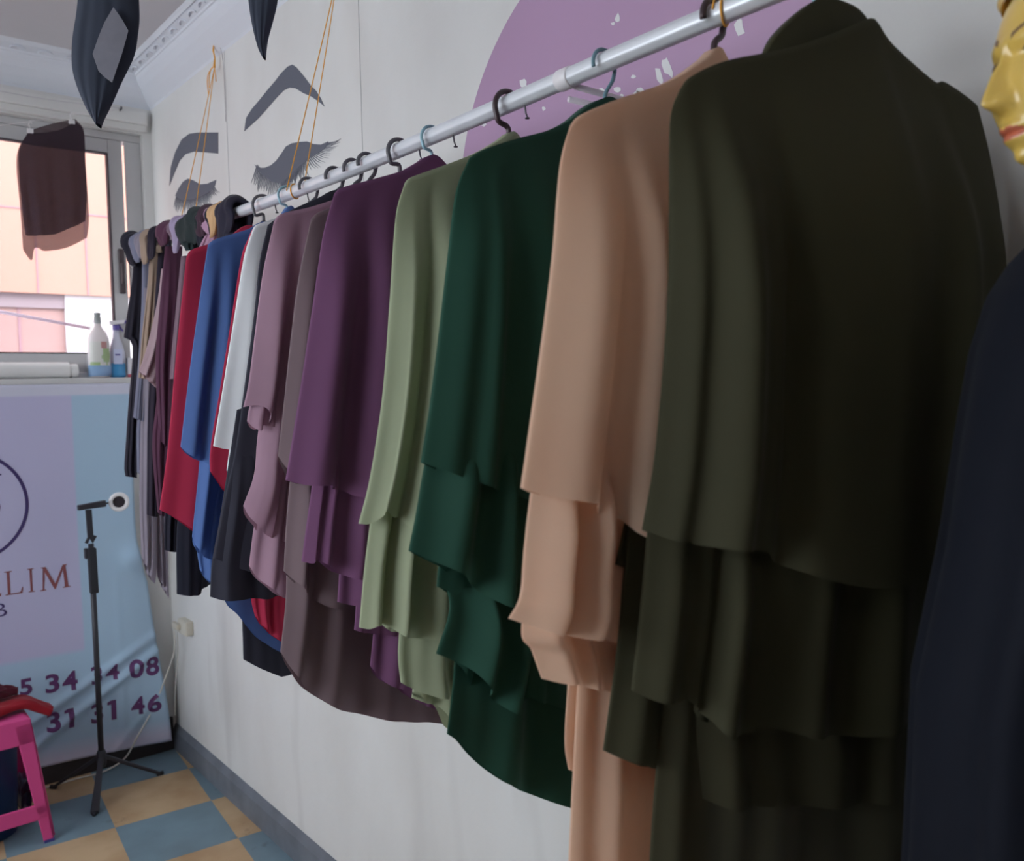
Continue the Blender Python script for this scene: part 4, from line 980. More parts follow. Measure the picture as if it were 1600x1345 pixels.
# things on the sill
SZ = 1.492
rollm = mat('white_paper', (226, 226, 226), .7, var=.04)
p0 = ony((-70, 575), .0); p1 = ony((122, 577), 0.0)
rr_ = .029
rt = thing('paper_roll', (p1[0]-.2, -.0, SZ), 'white roll lying on the window sill', 'roll')
mb = MB(); n = 24
pts = [(-.62+(k/20)*(p1[0]+.62-.028), .012, SZ+rr_+.0008) for k in range(21)]
mb.tube(pts, rr_, 24).build('outer_wrap', rollm, rt, smooth=False, bevel=.003)
MB().tube([(p1[0]-.032, .012, SZ+rr_+.0008-.002), (p1[0], .012, SZ+rr_-.001)], rr_*.86, 24).build('inner_roll', rollm, rt, bevel=.003)
BH = 1.36
def bottle_mesh(cx, cy, z0, prof, sx=1, sy=1, mats=None):
    return MB().lathe([(a_, b_*BH) for a_, b_ in prof], 32, c=(cx, cy, z0), sx=sx, sy=sy)
# detergent bottle
bc = ony((158, 590), .005)
cx, cy = float(bc[0]), .02
t = thing('detergent_bottle', (cx, cy, SZ), 'clear wrapped detergent bottle with a green and red label on the sill', 'bottle')
prof = [(.020, 0), (.034, .002), (.036, .010), (.036, .09), (.034, .108), (.026, .126), (.014, .138), (.011, .146), (.011, .156)]
bottle_mesh(cx, cy, SZ, prof, 1.08, .66).build('body', mat('bottle_milky', (236, 226, 226), .25, coat=.4), t, smooth=True)
bottle_mesh(cx, cy, SZ, [(.0368, .004), (.0368, .020), (.0368, .035)], 1.09, .67).build('blue_band', mat('label_blue', (96, 160, 214), .3), t, smooth=True, label='blue printed lower band')
lb = MB(); nn = 16; v = []; f = []
for j in range(8):
    for i in range(nn):
        a = math.radians(-150+120*i/(nn-1)); v.append((cx+.0374*1.09*math.cos(a), cy+.0374*.67*math.sin(a), SZ+.046+.090*j/7))
for j in range(7):
    for i in range(nn-1): f.append((j*nn+i, j*nn+i+1, (j+1)*nn+i+1, (j+1)*nn+i))
mlab = [mat('label_white', (214, 214, 206), .5), mat('label_green', (140, 176, 84), .5), mat('label_red', (176, 96, 86), .5)]
fm = []
for j in range(7):
    for i in range(nn-1):
        u, w_ = (i+.5)/(nn-1)*2-1, (j+.5)/7*2-1
        fm.append(1 if (u-.55)**2*3+(w_+.2)**2*1.2 < .55 else (2 if (abs(u-.35) < .22 and w_ > .45) else (1 if (u < -.1 and w_ < -.7) else 0)))
obj('label', v, f, None, t, True, mlab, fm, label='white label with green and red print')
bottle_mesh(cx, cy, SZ, [(.012, .150), (.0125, .165), (.010, .172), (.0115, .174), (.0115, .180), (.004, .181)], 1, 1).build('cap', mat('cap_grey', (140, 146, 146), .4), t, smooth=False)
bottle_mesh(cx, cy, SZ, [(.039, .0005), (.0405, .04), (.0385, .09), (.040, .112), (.030, .135), (.022, .150), (.018, .158)], 1.1, .78).build('plastic_wrap', clear('cling_film', (245, 245, 250), .22, .12), t, smooth=True, label='clear plastic film around the bottle')
# spray bottle
cx2 = float(ony((190, 590), .005)[0])-.006
t = thing('spray_bottle', (cx2, .03, SZ), 'blue and white trigger spray bottle on the sill', 'bottle')
bottle_mesh(cx2, .03, SZ, [(.018, 0), (.028, .002), (.029, .008), (.029, .040)], 1, .62).build('lower_body', mat('window_cleaner_blue', (64, 146, 200), .25), t, smooth=True, label='blue liquid filled lower part')
bottle_mesh(cx2, .03, SZ, [(.029, .040), (.0285, .07), (.024, .085), (.013, .115), (.011, .135)], 1, .62).build('upper_body', mat('bottle_clear_lilac', (206, 208, 226), .25), t, smooth=True)
lbl = MB().box((cx2-.018, .03-.0195, SZ+.052), (cx2+.014, .03-.0182, SZ+.108)); lbl.build('label', mat('label_lilac', (198, 204, 232), .4), t)
MB().box((cx2-.012, .03-.0203, SZ+.0840), (cx2+.006, .03-.0194, SZ+.0900)).build('print', mat('ink_blue', (88, 88, 150), .5), t, label='illegible line of blue print')
hdm = mat('trigger_white', (224, 222, 228), .35); pur = mat('trigger_purple', (96, 84, 160), .35)
MB().lathe([(.012, .182), (.0125, .200), (.009, .202)], 20, c=(cx2, .03, SZ)).build('collar', pur, t, label='purple screw collar')
MB().hexa([(cx2-.020, .021, SZ+.200), (cx2+.030, .021, SZ+.208), (cx2+.030, .039, SZ+.208), (cx2-.020, .039, SZ+.200)],
          [(cx2-.024, .022, SZ+.216), (cx2+.034, .022, SZ+.222), (cx2+.034, .038, SZ+.222), (cx2-.024, .038, SZ+.216)]).build('spray_head', hdm, t, bevel=.003)
MB().box((cx2+.030, .025, SZ+.208), (cx2+.037, .035, SZ+.220)).build('nozzle', pur, t)
MB().tube([(cx2+.010, .03, SZ+.205), (cx2+.016, .03, SZ+.192), (cx2+.026, .03, SZ+.178)], [.004, .004, .003], 8).build('trigger', pur, t, smooth=True, label='purple trigger')
# little red and white carton
o = MB().box((-.118, .02, SZ), (-.092, .05, SZ+.012), 0).box((-.118, .02, SZ+.012), (-.092, .05, SZ+.075), 1).build('carton', None, mats=[mat('carton_red', (190, 80, 96), .5), mat('carton_white', (222, 220, 226), .5)])
tag(o, 'small white and red carton at the right end of the sill', 'carton')
# lilac pole resting across the window outside
a = ony((-60, 476), .13); b_ = ony((141, 513), .13)
o = MB().tube([a, b_], .0065, 12).build('pole', mat('pole_lilac', (246, 226, 248), .4), smooth=True)
tag(o, 'thin lilac pole slanting behind the window pane', 'pole')

# ================================================================== FLOOR THINGS
# phone tripod with ring lamp
blk = mat('tripod_black', (44, 44, 52), .45); blk2 = mat('tripod_grip', (34, 36, 44), .65)
tp = np.array([-.335, -.215, 0])
t = thing('phone_tripod', tp, 'black phone tripod with a white ring lamp in front of the banner', 'tripod')
def zat(q, y=-.215): return float(ony(q, y)[2])
def xat(q, y=-.215): return float(ony(q, y)[0])
hubz = zat((146, 1188))
topz = zat((140, 850))
MB().tube([(tp[0], tp[1], hubz-.02), (tp[0]-.001, tp[1], topz)], .0095, 14).build('pole', blk, t, smooth=True)
MB().lathe([(.012, -.03), (.016, -.02), (.016, .02), (.012, .03)], 18, c=(tp[0], tp[1], hubz)).build('leg_hub', blk, t, smooth=True)
for q, wdt in (((148, 1273), .014), ((250, 1211), .010), ((84, 1232), .010)):
    P = onz(q, 0.0); d = np.array([P[0]-tp[0], P[1]-tp[1], 0]); d /= np.linalg.norm(d); sd_ = np.array([-d[1], d[0], 0])
    a = tp+np.array([0, 0, hubz+.004])+d*.012; e = np.array([P[0], P[1], .007])
    bot = [a-sd_*wdt*.6+np.array([0, 0, -.008]), a+sd_*wdt*.6+np.array([0, 0, -.008]), a+sd_*wdt*.6+np.array([0, 0, .008]), a-sd_*wdt*.6+np.array([0, 0, .008])]
    top = [e-sd_*wdt+np.array([0, 0, -.006]), e+sd_*wdt+np.array([0, 0, -.006]), e+sd_*wdt+np.array([0, 0, .006]), e-sd_*wdt+np.array([0, 0, .006])]
    lg = MB().hexa(bot, top).build('leg', blk, t, bevel=.003)
    MB().tube([e-d*.01, e+d*.012], .0075, 12).build('foot', blk2, lg, smooth=True)
gx = tp[0]
MB().hexa([(gx-.012, tp[1]-.012, zat((140, 928))), (gx+.016, tp[1]-.012, zat((140, 928))), (gx+.016, tp[1]+.012, zat((140, 928))), (gx-.012, tp[1]+.012, zat((140, 928)))],
          [(gx-.014, tp[1]-.013, zat((140, 856))), (gx+.014, tp[1]-.013, zat((140, 856))), (gx+.014, tp[1]+.013, zat((140, 856))), (gx-.014, tp[1]+.013, zat((140, 856)))]).build('grip', blk2, t, bevel=.005)
MB().box((gx-.024, tp[1]-.010, zat((140, 872))), (gx-.012, tp[1]+.010, zat((140, 856)))).build('clamp_knob', blk, t, bevel=.003)
MB().tube([(gx-.016, tp[1], zat((140, 848))), (gx-.006, tp[1], zat((140, 838))), (gx+.004, tp[1]-.002, zat((140, 846))), (gx+.014, tp[1], zat((140, 838)))], [.006, .007, .008, .006], 12).build('ball_joint', blk, t, smooth=True)
MB().hexa([(gx-.011, tp[1]-.006, zat((140, 842))), (gx+.008, tp[1]-.006, zat((140, 842))), (gx+.008, tp[1]+.006, zat((140, 842))), (gx-.011, tp[1]+.006, zat((140, 842)))],
          [(gx-.014, tp[1]-.006, zat((140, 796))), (gx+.006, tp[1]-.006, zat((140, 796))), (gx+.006, tp[1]+.006, zat((140, 796))), (gx-.014, tp[1]+.006, zat((140, 796)))]).build('clamp_stem', blk, t, bevel=.002)
xl, xr2 = xat((121, 790)), xat((165, 786)); zz1 = zat((143, 789))
MB().hexa([(xl, tp[1]-.010, zz1-.014), (xr2, tp[1]-.010, zz1-.010), (xr2, tp[1]+.010, zz1-.010), (xl, tp[1]+.010, zz1-.014)],
          [(xl, tp[1]-.010, zz1+.004), (xr2, tp[1]-.010, zz1+.013), (xr2, tp[1]+.010, zz1+.013), (xl, tp[1]+.010, zz1+.004)]).build('phone_clamp', blk, t, bevel=.003)
rc = ony((186, 784), -.215); dv = CP-rc; dv /= np.linalg.norm(dv); Vd = Vector(dv); Vd.z *= .3; Vd.normalize(); Ux = Vd.cross(Vector((0, 0, 1))).normalized(); Uy = Ux.cross(Vd)
rcV = Vector(rc)
def ringpts(r, off=0, n=40): return [rcV+Ux*r*math.cos(a)+Uy*r*math.sin(a)+Vd*off for a in np.linspace(0, 2*math.pi, n, endpoint=False)]
lampm = mat('ring_white', (232, 230, 232), .35)
ro = MB().tube(ringpts(.0275), .0075, 12, closed=True).build('ring_lamp', lampm, t, smooth=True, label='small white ring lamp with a dark centre')
MB().prism([tuple(p_) for p_ in ringpts(.0235, -.001)], tuple(-Vd*.006)).build('lamp_centre', mat('lamp_dark', (38, 28, 36), .5), ro)
MB().tube([(xr2-.003, tp[1], zz1), tuple(rcV-Ux*0+Vector((-.036, 0, 0)))], .003, 8).build('lamp_mount', blk, t, smooth=True)

# pink plastic stool
pk = mat('stool_pink', (212, 76, 140), .35, spec=.4)
fx0, fy0 = -.548, -.462
zs = .405
t = thing('plastic_stool', (fx0-.19, fy0+.18, 0), 'pink plastic stool with cut-out sides', 'stool')
cxs, cys = fx0-.18, fy0+.18; hb, ht = .183, .140
def sq(h, z): return [(cxs-h, cys-h, z), (cxs+h, cys-h, z), (cxs+h, cys+h, z), (cxs-h, cys+h, z)]
seat = MB().hexa(sq(ht-.002, zs-.028), sq(ht-.004, zs)); seat.build('seat', pk, t, bevel=.008)
def rim(z0, z1, tck):
    mb = MB()
    for k in range(4):
        h0 = hb+(ht-hb)*z0/zs; h1 = hb+(ht-hb)*z1/zs
        A, B_ = sq(h0, z0)[k], sq(h0, z0)[(k+1) % 4]; C_, D = sq(h1, z1)[k], sq(h1, z1)[(k+1) % 4]
        a2, b2 = sq(h0-tck, z0)[k], sq(h0-tck, z0)[(k+1) % 4]; c2, d2 = sq(h1-tck, z1)[k], sq(h1-tck, z1)[(k+1) % 4]
        mb.hexa([A, B_, b2, a2], [C_, D, d2, c2])
    return mb
rim(zs-.085, zs-.004, .010).build('apron', pk, t, bevel=.004)
rim(.075, .125, .008).build('lower_ring', pk, t, bevel=.004)
for sx, sy in ((1, -1), (-1, -1), (1, 1), (-1, 1)):
    mb = MB()
    def cor(h, z, inset): return (cxs+sx*(h-inset), cys+sy*(h-inset), z)
    lw = .042
    for (z0, z1, w0, w1) in ((0.0, zs-.02, .030, .050),):
        h0, h1 = hb, hb+(ht-hb)*z1/zs
        # L-shaped section: one web on each face
        for ax in (0, 1):
            def web(h, z, w_):
                if ax == 0: return [(cxs+sx*h, cys+sy*h, z), (cxs+sx*(h-w_), cys+sy*h, z), (cxs+sx*(h-w_), cys+sy*(h-.008), z), (cxs+sx*h, cys+sy*(h-.008), z)]
                return [(cxs+sx*h, cys+sy*h, z), (cxs+sx*h, cys+sy*(h-w_), z), (cxs+sx*(h-.008), cys+sy*(h-w_), z), (cxs+sx*(h-.008), cys+sy*h, z)]
            mb.hexa(web(h0, z0, w0), web(h1, z1, w1))
        rib = MB()
    lo = mb.build('leg', pk, t, bevel=.003)
    r2 = MB().tube([(cxs+sx*(hb+.001), cys+sy*(hb-.012), .012), (cxs+sx*(h1+.001), cys+sy*(h1-.016), zs-.04)], .004, 8); r2.build('rib', pk, lo, smooth=True)
    MB().box((cxs+sx*hb-.004*sx+.004, cys+sy*hb-.004, 0), (cxs+sx*(hb-.030), cys+sy*(hb-.012), .008)).build('foot', mat('foot_blue', (70, 66, 130), .5), lo)
# red folded cloth and a maroon knitted cloth on the stool
redc = fabric('red_cotton', (158, 34, 48), .1); marc = fabric('maroon_knit', (84, 28, 44), .1)
def blob_cloth(name, path, wds, ths, m, label, cat, lumps=.004, seed=1):
    r = np.random.RandomState(seed); n = 60; P = smoothline(path, n); wd2 = np.interp(np.linspace(0, 1, n), np.linspace(0, 1, len(wds)), wds); th2 = np.interp(np.linspace(0, 1, n), np.linspace(0, 1, len(ths)), ths)
    nr = 36; v = []; f = []; ph_ = r.uniform(0, 6, 4)
    for i in range(n):
        tg = P[min(i+1, n-1)]-P[max(i-1, 0)]; tg /= np.linalg.norm(tg); sd__ = np.cross(tg, [0, 0, 1]); sd__ /= np.linalg.norm(sd__)+1e-9; up = np.cross(sd__, tg)
        for k in range(nr):
            a = 2*math.pi*k/nr; c_, s__ = math.cos(a), math.sin(a); lo = lumps*(math.sin(i*.3+k*.9+ph_[0])+.6*math.sin(i*.13-k*1.7+ph_[1]))
            v.append(P[i]+sd__*wd2[i]*np.sign(c_)*abs(c_)**.7+up*(th2[i]*np.sign(s__)*abs(s__)**.6+(lo if s__ > -.2 else 0)))
    for i in range(n-1):
        for k in range(nr): f.append((i*nr+k, i*nr+(k+1) % nr, (i+1)*nr+(k+1) % nr, (i+1)*nr+k))
    f += [tuple(range(nr)), tuple(range((n-1)*nr, n*nr))]
    o = obj(name, v, f, m); tag(o, label, cat); return o
blob_cloth('folded_cloth', [(cxs-.10, cys-.06, zs+.020), (cxs, cys-.06, zs+.021), (cxs+.08, cys-.05, zs+.024), (cxs+.135, cys-.05, zs+.024), (cxs+.180, cys-.05, zs-.002), (cxs+.212, cys-.05, zs-.022)],
           [.07, .075, .065, .05, .04, .038], [.018, .018, .02, .016, .017, .016], redc, 'red folded cloth hanging over the edge of the pink stool', 'cloth', .0015)
blob_cloth('knitted_cloth', [(cxs-.11, cys+.02, zs+.066), (cxs-.02, cys, zs+.070), (cxs+.065, cys-.03, zs+.066), (cxs+.125, cys-.04, zs+.060)], [.05, .06, .05, .012], [.026, .026, .022, .008], marc,
           'dark maroon knitted cloth heaped on the red one', 'cloth', .006, 4)
# blue bin under the stool
bx, by_ = float(ony((31, 1230), cys)[0])-.10, cys+.0
t = thing('plastic_bin', (bx, by_, 0), 'dark blue plastic bin standing under the pink stool', 'bin')
MB().lathe([(.080, 0), (.088, .006), (.098, .30), (.102, .305), (.104, .318), (.100, .320), (.095, .30), (.08, .02)], 36, c=(bx, by_, 0)).build('body', mat('bin_blue', (22, 52, 98), .4), t, smooth=True)
o = blob_cloth('crumpled_bag', [(bx+.125, by_+.05, .05), (bx+.128, by_+.1, .07), (bx+.13, by_+.14, .05)], [.016, .024, .014], [.04, .065, .04], mat('plum_plastic', (58, 34, 62), .35), 'dark plum crumpled bag beside the bin under the stool', 'bag', .006, 9)

# socket box, cables
sk = mat('socket_cream', (206, 200, 186), .45)
p_ = onx((296, 978), -.0)
sy_, sz_ = float(p_[1]), float(p_[2])
t = thing('socket_box', (0, sy_, sz_), 'cream surface-mounted socket box on the wall near the corner', 'socket')
MB().box((-.030, sy_-.045, sz_-.028), (0, sy_+.045, sz_+.028)).build('box', sk, t, bevel=.005)
MB().box((-.045, sy_+.010, sz_-.012), (-.030, sy_+.070, sz_+.012)).build('plug', sk, t, bevel=.004)
cabm = mat('cable_white', (214, 212, 204), .45)
pts = [(-.040, sy_+.055, sz_-.010), (-.045, sy_+.05, sz_-.10), tuple(onx((262, 1050), -.055)), tuple(onx((240, 1105), -.10)), tuple(ony((215, 1150), -.075)), tuple(onz((190, 1180), .03)), tuple(onz((160, 1206), .005)), tuple(onz((118, 1214), .004)), tuple(onz((60, 1226), .004))]
pts = [(p_[0], min(p_[1], -.045), p_[2]) for p_ in pts]
o = MB().tube(smoothline(pts, 70), .0032, 8).build('power_cable', cabm, smooth=True); tag(o, 'white cable running from the socket down across the banner to the floor', 'cable')
pts = [(-.032, sy_+.048, sz_-.012), (-.028, sy_+.06, sz_-.12), (-.035, sy_+.085, sz_-.25), (-.02, -.05, .15)]
o = MB().tube(smoothline(pts, 40), .0018, 6).build('power_cable', cabm, smooth=True); tag(o, 'thinner white cable hanging in the corner behind the banner edge', 'cable')
q_ = onz((248, 1172), .004)
o = MB().prism([q_+np.array(d_) for d_ in ((-.03, -.006, 0), (.028, -.014, 0), (.034, -.002, 0), (-.02, .010, 0))], (0, 0, .004)).build('litter_scrap', mat('scrap_white', (210, 208, 200), .6)); o.location.z -= .0035
tag(o, 'small white scrap on the floor in the corner', 'scrap')

# ================================================================== BLACK POINTED CLOTHS HANGING NEAR
bk = fabric('black_jersey', (60, 66, 80), .05, sheen=.2)
pz = Plane(float(ond((165, 100), 1.5)[0]), float(ond((165, 100), 1.5)[1]), math.radians(-30))
t = thing('pointed_hood', pz.pt(*pz.hit((165, 100))), 'black pointed cloth hood with a grey patch, hanging at top left', 'hood')
cloth('cloth_body', pz, T=[(150, -120), (168, -126), (190, -120)], L=[(150, -120), (128, -50), (119, 20), (113, 60), (112, 100), (119, 132), (135, 170), (151, 196)], B=[(151, 196), (154, 197), (157, 195)],
      R=[(190, -120), (212, -50), (218, 20), (215, 60), (209, 90), (190, 130), (174, 165), (157, 195)], th=.016, back=.014, m=bk, parent=t, nu=40, nt=60, ripple=.0006)
mb = MB(); gp = [pz.pt(*pz.hit(q), n=.0215) for q in ((183, 20), (196, 38), (206, 56), (196, 92), (188, 115), (181, 136), (170, 128), (160, 118), (151, 92), (160, 66), (169, 44))]
mb.prism(gp, tuple(pz.n*.0015)).build('patch', mat('patch_grey', (128, 128, 140), .7, var=.12, vscale=30), t, label='grey woven patch')
tp_ = pz.pt(*pz.hit((168, -122)))
MB().tube([tp_, (tp_[0], tp_[1], ZC-.004)], .0015, 6).build('string', cabm, t, smooth=True)
pz2 = Plane(float(ond((410, 40), 1.55)[0]), float(ond((410, 40), 1.55)[1]), math.radians(-35))
t = thing('pointed_hood', pz2.pt(*pz2.hit((410, 30))), 'black cloth point hanging at the top edge above the arched eyebrow', 'hood')
cloth('cloth_body', pz2, T=[(392, -120), (405, -124), (424, -118)], L=[(392, -120), (384, -60), (388, 0), (394, 40), (403, 75), (411, 91)], B=[(411, 91), (413, 91), (415, 90)],
      R=[(424, -118), (436, -60), (434, 0), (426, 36), (419, 62), (415, 90)], th=.012, back=.010, m=bk, parent=t, nu=30, nt=40, ripple=.0006)
tp_ = pz2.pt(*pz2.hit((405, -121)))
MB().tube([tp_, (tp_[0], tp_[1], ZC-.004)], .0015, 6).build('string', cabm, t, smooth=True)

# ================================================================== MANNEQUIN
skin = mat('mannequin_paint', (226, 190, 96), .28, spec=.55, coat=.35, var=.08, vscale=14)
lipm = mat('lip_paint', (204, 116, 88), .3, coat=.3); browm = mat('brow_paint', (110, 80, 62), .45); eyem = mat('eye_white', (214, 206, 190), .2, coat=.5); irm = mat('eye_dark', (44, 30, 32), .2, coat=.5)
nose = ond((1533, 163), .745)
HS = .81
fd = np.array([-.79, .61, 0]); fd /= np.linalg.norm(fd); ld = np.array([fd[1], -fd[0], 0])  # ld: the face's own right-to-left axis
hc = nose-fd*.113*HS; hc[2] = float(nose[2])+.040*HS
mn = thing('mannequin', (hc[0], hc[1], 0), 'gold painted mannequin in a navy dress at the right edge', 'mannequin')
def G(x, s_): return np.exp(-(x/s_)**2)
def head():
    nu_, nv = 200, 220; v = []; f = []; fm_ = []
    for j in range(nv):
        ph_ = -math.pi/2+math.pi*(j+.5)/nv
        for i in range(nu_):
            th = 2*math.pi*i/nu_   # 0 = front
            # denser sampling towards the front
            th2 = th-.45*math.sin(th); 
            x = math.sin(th2)*math.cos(ph_); y = math.cos(th2)*math.cos(ph_); z = math.sin(ph_)
            X = .074*np.sign(x)*abs(x)**.95; Z = (.120 if z > 0 else .114)*z
            if y > 0: Y = .089*abs(math.cos(th2))**.85*(1-abs(z)**(3.4 if z < 0 else 2.4))**.5
            else: Y = -.100*abs(y)**.85
            # jaw narrows to the chin
            k = max(0., -Z-.01)/.11; X *= 1-.36*k**1.5; Y = Y-(.012*k if y < 0 else 0)
            if y < 0 and z < -.2: Y *= 1-.35*((-z-.2)/.8)
            fr = max(0., min(1., y*2.2))
            dy = 0.
            # brow, sockets
            dy += .0035*G(Z-.021, .010)*G(abs(X)-.024, .024)
            dy -= .0085*G(Z-.006, .0115)*G(abs(X)-.030, .0155)
            dy -= .004*G(Z-.008, .012)*G(X, .016)
            # nose ridge to tip
            if -.062 < Z < .03:
                u = (.022-Z)/.060; u = max(0., min(1.08, u))
                hgt_ = .004+.021*u**1.25; under = 1/(1+math.exp((-.047-Z)/.0022)); wn = .0046+.0046*u**2
                dy += hgt_*G(X, wn)*under*(sm((.034-Z)/.02))
                dy += .008*G(abs(X)-.0115, .0052)*G(Z+.038, .0075)
            # cheeks, philtrum, lips, chin
            dy += .004*G(abs(X)-.040, .018)*G(Z+.030, .020)
            dy += .0075*G(X, .021)*G(Z+.066, .0055)*(1-.25*G(X, .003)) + .0085*G(X, .018)*G(Z+.078, .0058)
            dy -= .0045*G(X, .022)*G(Z+.0715, .0018)
            dy -= .003*G(X, .02)*G(Z+.090, .006)
            dy += .017*G(X, .022)*G(Z+.100, .014)
            Y += dy*fr
            v.append((X, Y, Z))
            # paint
    v = np.array(v)
    for j in range(nv-1):
        for i in range(nu_):
            q = (j*nu_+i, j*nu_+(i+1) % nu_, (j+1)*nu_+(i+1) % nu_, (j+1)*nu_+i); f.append(q)
            c_ = v[list(q)].mean(0); X, Y, Z = c_; mi = 0
            if Y > .04:
                lipw = .0235
                if abs(X) < lipw and -.0715-.0065*(1-(X/lipw)**2)-.001 < Z < -.0715+.0065*(1-(X/lipw)**2)**.8+.0005-.0018*float(G(X, .003)): mi = 1
                bz = .026+.010*math.sin(min(1, max(0, (abs(X)-.010)/.042))*2.3)
                if .011 < abs(X) < .052 and abs(Z-bz) < .0028*(1.15-(abs(X)-.011)/.05): mi = 2
            fm_.append(mi)
    f.append(tuple(range(nu_))[::-1]); f.append(tuple((nv-1)*nu_+k for k in range(nu_))); fm_ += [0, 0]
    return v, f, fm_
hv, hf, hfm = head()
def toW(p, c=hc): 
    p = np.atleast_2d(np.array(p, float))*HS; return c+np.outer(p[:, 0], ld)+np.outer(p[:, 1], fd)+np.outer(p[:, 2], [0, 0, 1])
# neck and torso, joined in the same body mesh
bv = [tuple(q) for q in toW(hv)]; bf = [tuple(q) for q in hf]; bfm = list(hfm)
rings = [(-.055, -.012, .046, .050), (-.10, -.018, .043, .046), (-.14, -.022, .044, .047), (-.17, -.024, .060, .055), (-.195, -.026, .105, .066), (-.225, -.028, .140, .078), (-.30, -.026, .138, .088), (-.42, -.018, .125, .098), (-.55, -.022, .112, .085), (-.68, -.026, .130, .095), (-.80, -.026, .135, .100)]
k0 = len(bv); nr = 40
for (dz, dyc, rl_, rf_) in rings:
    for k in range(nr):
        a = 2*math.pi*k/nr; bv.append(tuple(toW((rl_*math.cos(a), dyc+rf_*math.sin(a), dz))[0]))
for i in range(len(rings)-1):
    for k in range(nr): bf.append((k0+i*nr+k, k0+(i+1)*nr+k, k0+(i+1)*nr+(k+1) % nr, k0+i*nr+(k+1) % nr)); bfm.append(0)
bf.append(tuple(k0+(len(rings)-1)*nr+k for k in range(nr))); bfm.append(0)
body = obj('body', bv, bf, None, mn, True, [skin, lipm, browm], bfm)
for sg in (-1, 1):
    ey = .0690 if sg < 0 else .0650; ec = toW((sg*.030, ey, .006))[0]
    e = bmesh.new(); bmesh.ops.create_uvsphere(e, u_segments=28, v_segments=18, radius=.0125*HS)
    me = bpy.data.meshes.new('eye'); 
    for ff in e.faces:
        c_ = ff.calc_center_median(); d_ = np.array([c_.x, c_.y, c_.z])@fd; ff.material_index = 1 if d_ > .0104*HS else 0; ff.smooth = True
    e.to_mesh(me); e.free(); me.materials.append(eyem); me.materials.append(irm)
    eo = bpy.data.objects.new('eye', me); COL.objects.link(eo); eo.parent = mn; eo.matrix_parent_inverse = mn.matrix_basis.inverted(); eo.location = tuple(ec)
    # painted lash line
    pts = [tuple(toW((sg*.030+.0150*u, ey+.0128*math.sqrt(max(0, 1-(u*.8)**2)), .006+.0060*(1-u*u)))[0]) for u in np.linspace(-1, 1, 14)]
    MB().tube(pts, .0011, 6).build('eyelid_line', browm, mn, smooth=True, label='dark painted eyelid line')
    ear = [tuple(toW((sg*(.0745), -.008+.013*math.cos(a), -.008+.026*math.sin(a)))[0]) for a in np.linspace(0, 2*math.pi, 20, endpoint=False)]
    MB().tube(ear, .0042, 8, closed=True).build('ear', skin, mn, smooth=True)
# moulded hair: swept cap with curls at the forehead
hv2 = []; hf2 = []; n1, n2 = 60, 30
for j in range(n2):
    ph_ = math.radians(10)+(math.pi/2-math.radians(10))*j/(n2-1)
    for i in range(n1):
        th = 2*math.pi*i/n1; front = max(0, math.cos(th))
        pb = ph_+ (math.radians(28)*front*(1-j/(n2-1))); pb = min(pb, math.pi/2)
        wv = 1+.02*math.sin(th*9+pb*6)
        hv2.append(toW((.083*math.sin(th)*math.cos(pb)*wv, (.098 if math.cos(th) > 0 else .112)*math.cos(th)*math.cos(pb)*wv, .128*math.sin(pb)*wv))[0])
for j in range(n2-1):
    for i in range(n1): hf2.append((j*n1+i, j*n1+(i+1) % n1, (j+1)*n1+(i+1) % n1, (j+1)*n1+i))
hair = obj('moulded_hair', hv2, hf2, mat('hair_gold', (208, 172, 112), .32, coat=.3), mn)
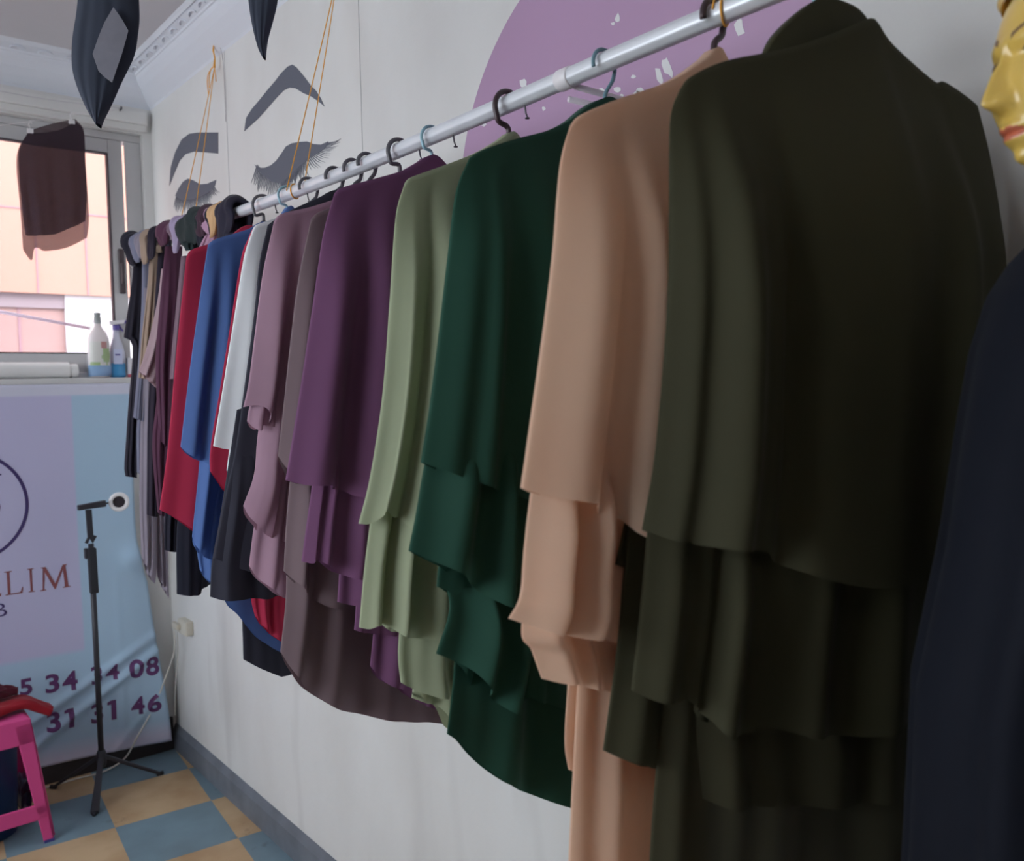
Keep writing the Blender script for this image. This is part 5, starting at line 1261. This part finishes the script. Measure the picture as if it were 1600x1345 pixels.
for (cx_, cz_, rr0, t0) in ((.030, .106, .020, 0), (-.022, .108, .020, 1.2), (.055, .094, .015, 2), (0, .112, .016, 2.2)):
    pts = []
    for q in np.linspace(0, 1, 34):
        a = t0+q*8; r_ = rr0*(1-q*.8); X = cx_+r_*math.cos(a); Z = cz_+r_*math.sin(a)
        Y = .096*math.sqrt(max(.02, 1-(X/.088)**2-(Z/.135)**2))+.004+.006*q; pts.append(tuple(toW((X, Y, Z))[0]))
    MB().tube(pts, [.0075*(1-.45*q) for q in np.linspace(0, 1, 34)], 10).build('curl', hair.data.materials[0], hair, smooth=True)
# navy dress
navy = fabric('navy_jersey', (18, 22, 33), .04, sheen=.12)
dr = [(-.165, -.024, .058, .056), (-.178, -.024, .085, .062), (-.20, -.024, .125, .074), (-.235, -.022, .150, .090), (-.30, -.014, .150, .105), (-.40, -.002, .145, .112), (-.52, .004, .145, .124), (-.68, .016, .150, .145), (-.85, .016, .155, .150), (-1.05, .016, .160, .158), (-1.30, .018, .165, .165), (-1.52, .02, .170, .17), (-1.80, .02, .175, .18)]
D = np.array(dr); nz2 = 90; nr = 120; zz_ = np.linspace(0, 1, nz2); idx = np.linspace(0, 1, len(D))
DD = np.stack([np.interp(zz_, idx, D[:, k]) for k in range(4)], 1); v = []; f = []
for i in range(nz2):
    dz, dyc, rl_, rf_ = DD[i]; g = sm((i/nz2-.12)*1.5)
    for k in range(nr):
        a = 2*math.pi*k/nr; w_ = 1+.055*g*(math.sin(a*9+.6*math.sin(i*.03))+.5*math.sin(a*14+2)); v.append(toW((rl_*math.cos(a)*w_, dyc+rf_*math.sin(a)*w_, dz))[0])
for i in range(nz2-1):
    for k in range(nr): f.append((i*nr+k, (i+1)*nr+k, (i+1)*nr+(k+1) % nr, i*nr+(k+1) % nr))
obj('dress', v, f, navy, mn, label='long navy dress')
MB().lathe([(.16, 0), (.16, .008), (.03, .014), (.016, .02), (.016, hc[2]-.8+.01), (.012, hc[2]-.79)], 40, c=(hc[0], hc[1], 0)).build('stand', mat('stand_steel', (150, 150, 155), .3, metal=.8), mn, smooth=False)

# added tube lamp, out of view behind the camera, for fill light
t = thing('added_fill_lamp', (-1.6, -4.2, ZC), 'white ceiling tube lamp behind the viewpoint', 'lamp')
MB().box((-2.2, -4.24, ZC-.03), (-1.0, -4.16, ZC)).build('housing', mat('fill_lamp_housing', (230, 230, 230), .4), t)
MB().tube([(-2.17, -4.2, ZC-.045), (-1.03, -4.2, ZC-.045)], .013, 14).build('tube', mat('fill_lamp_tube', (255, 246, 232), .4, emit=6), t, smooth=True)
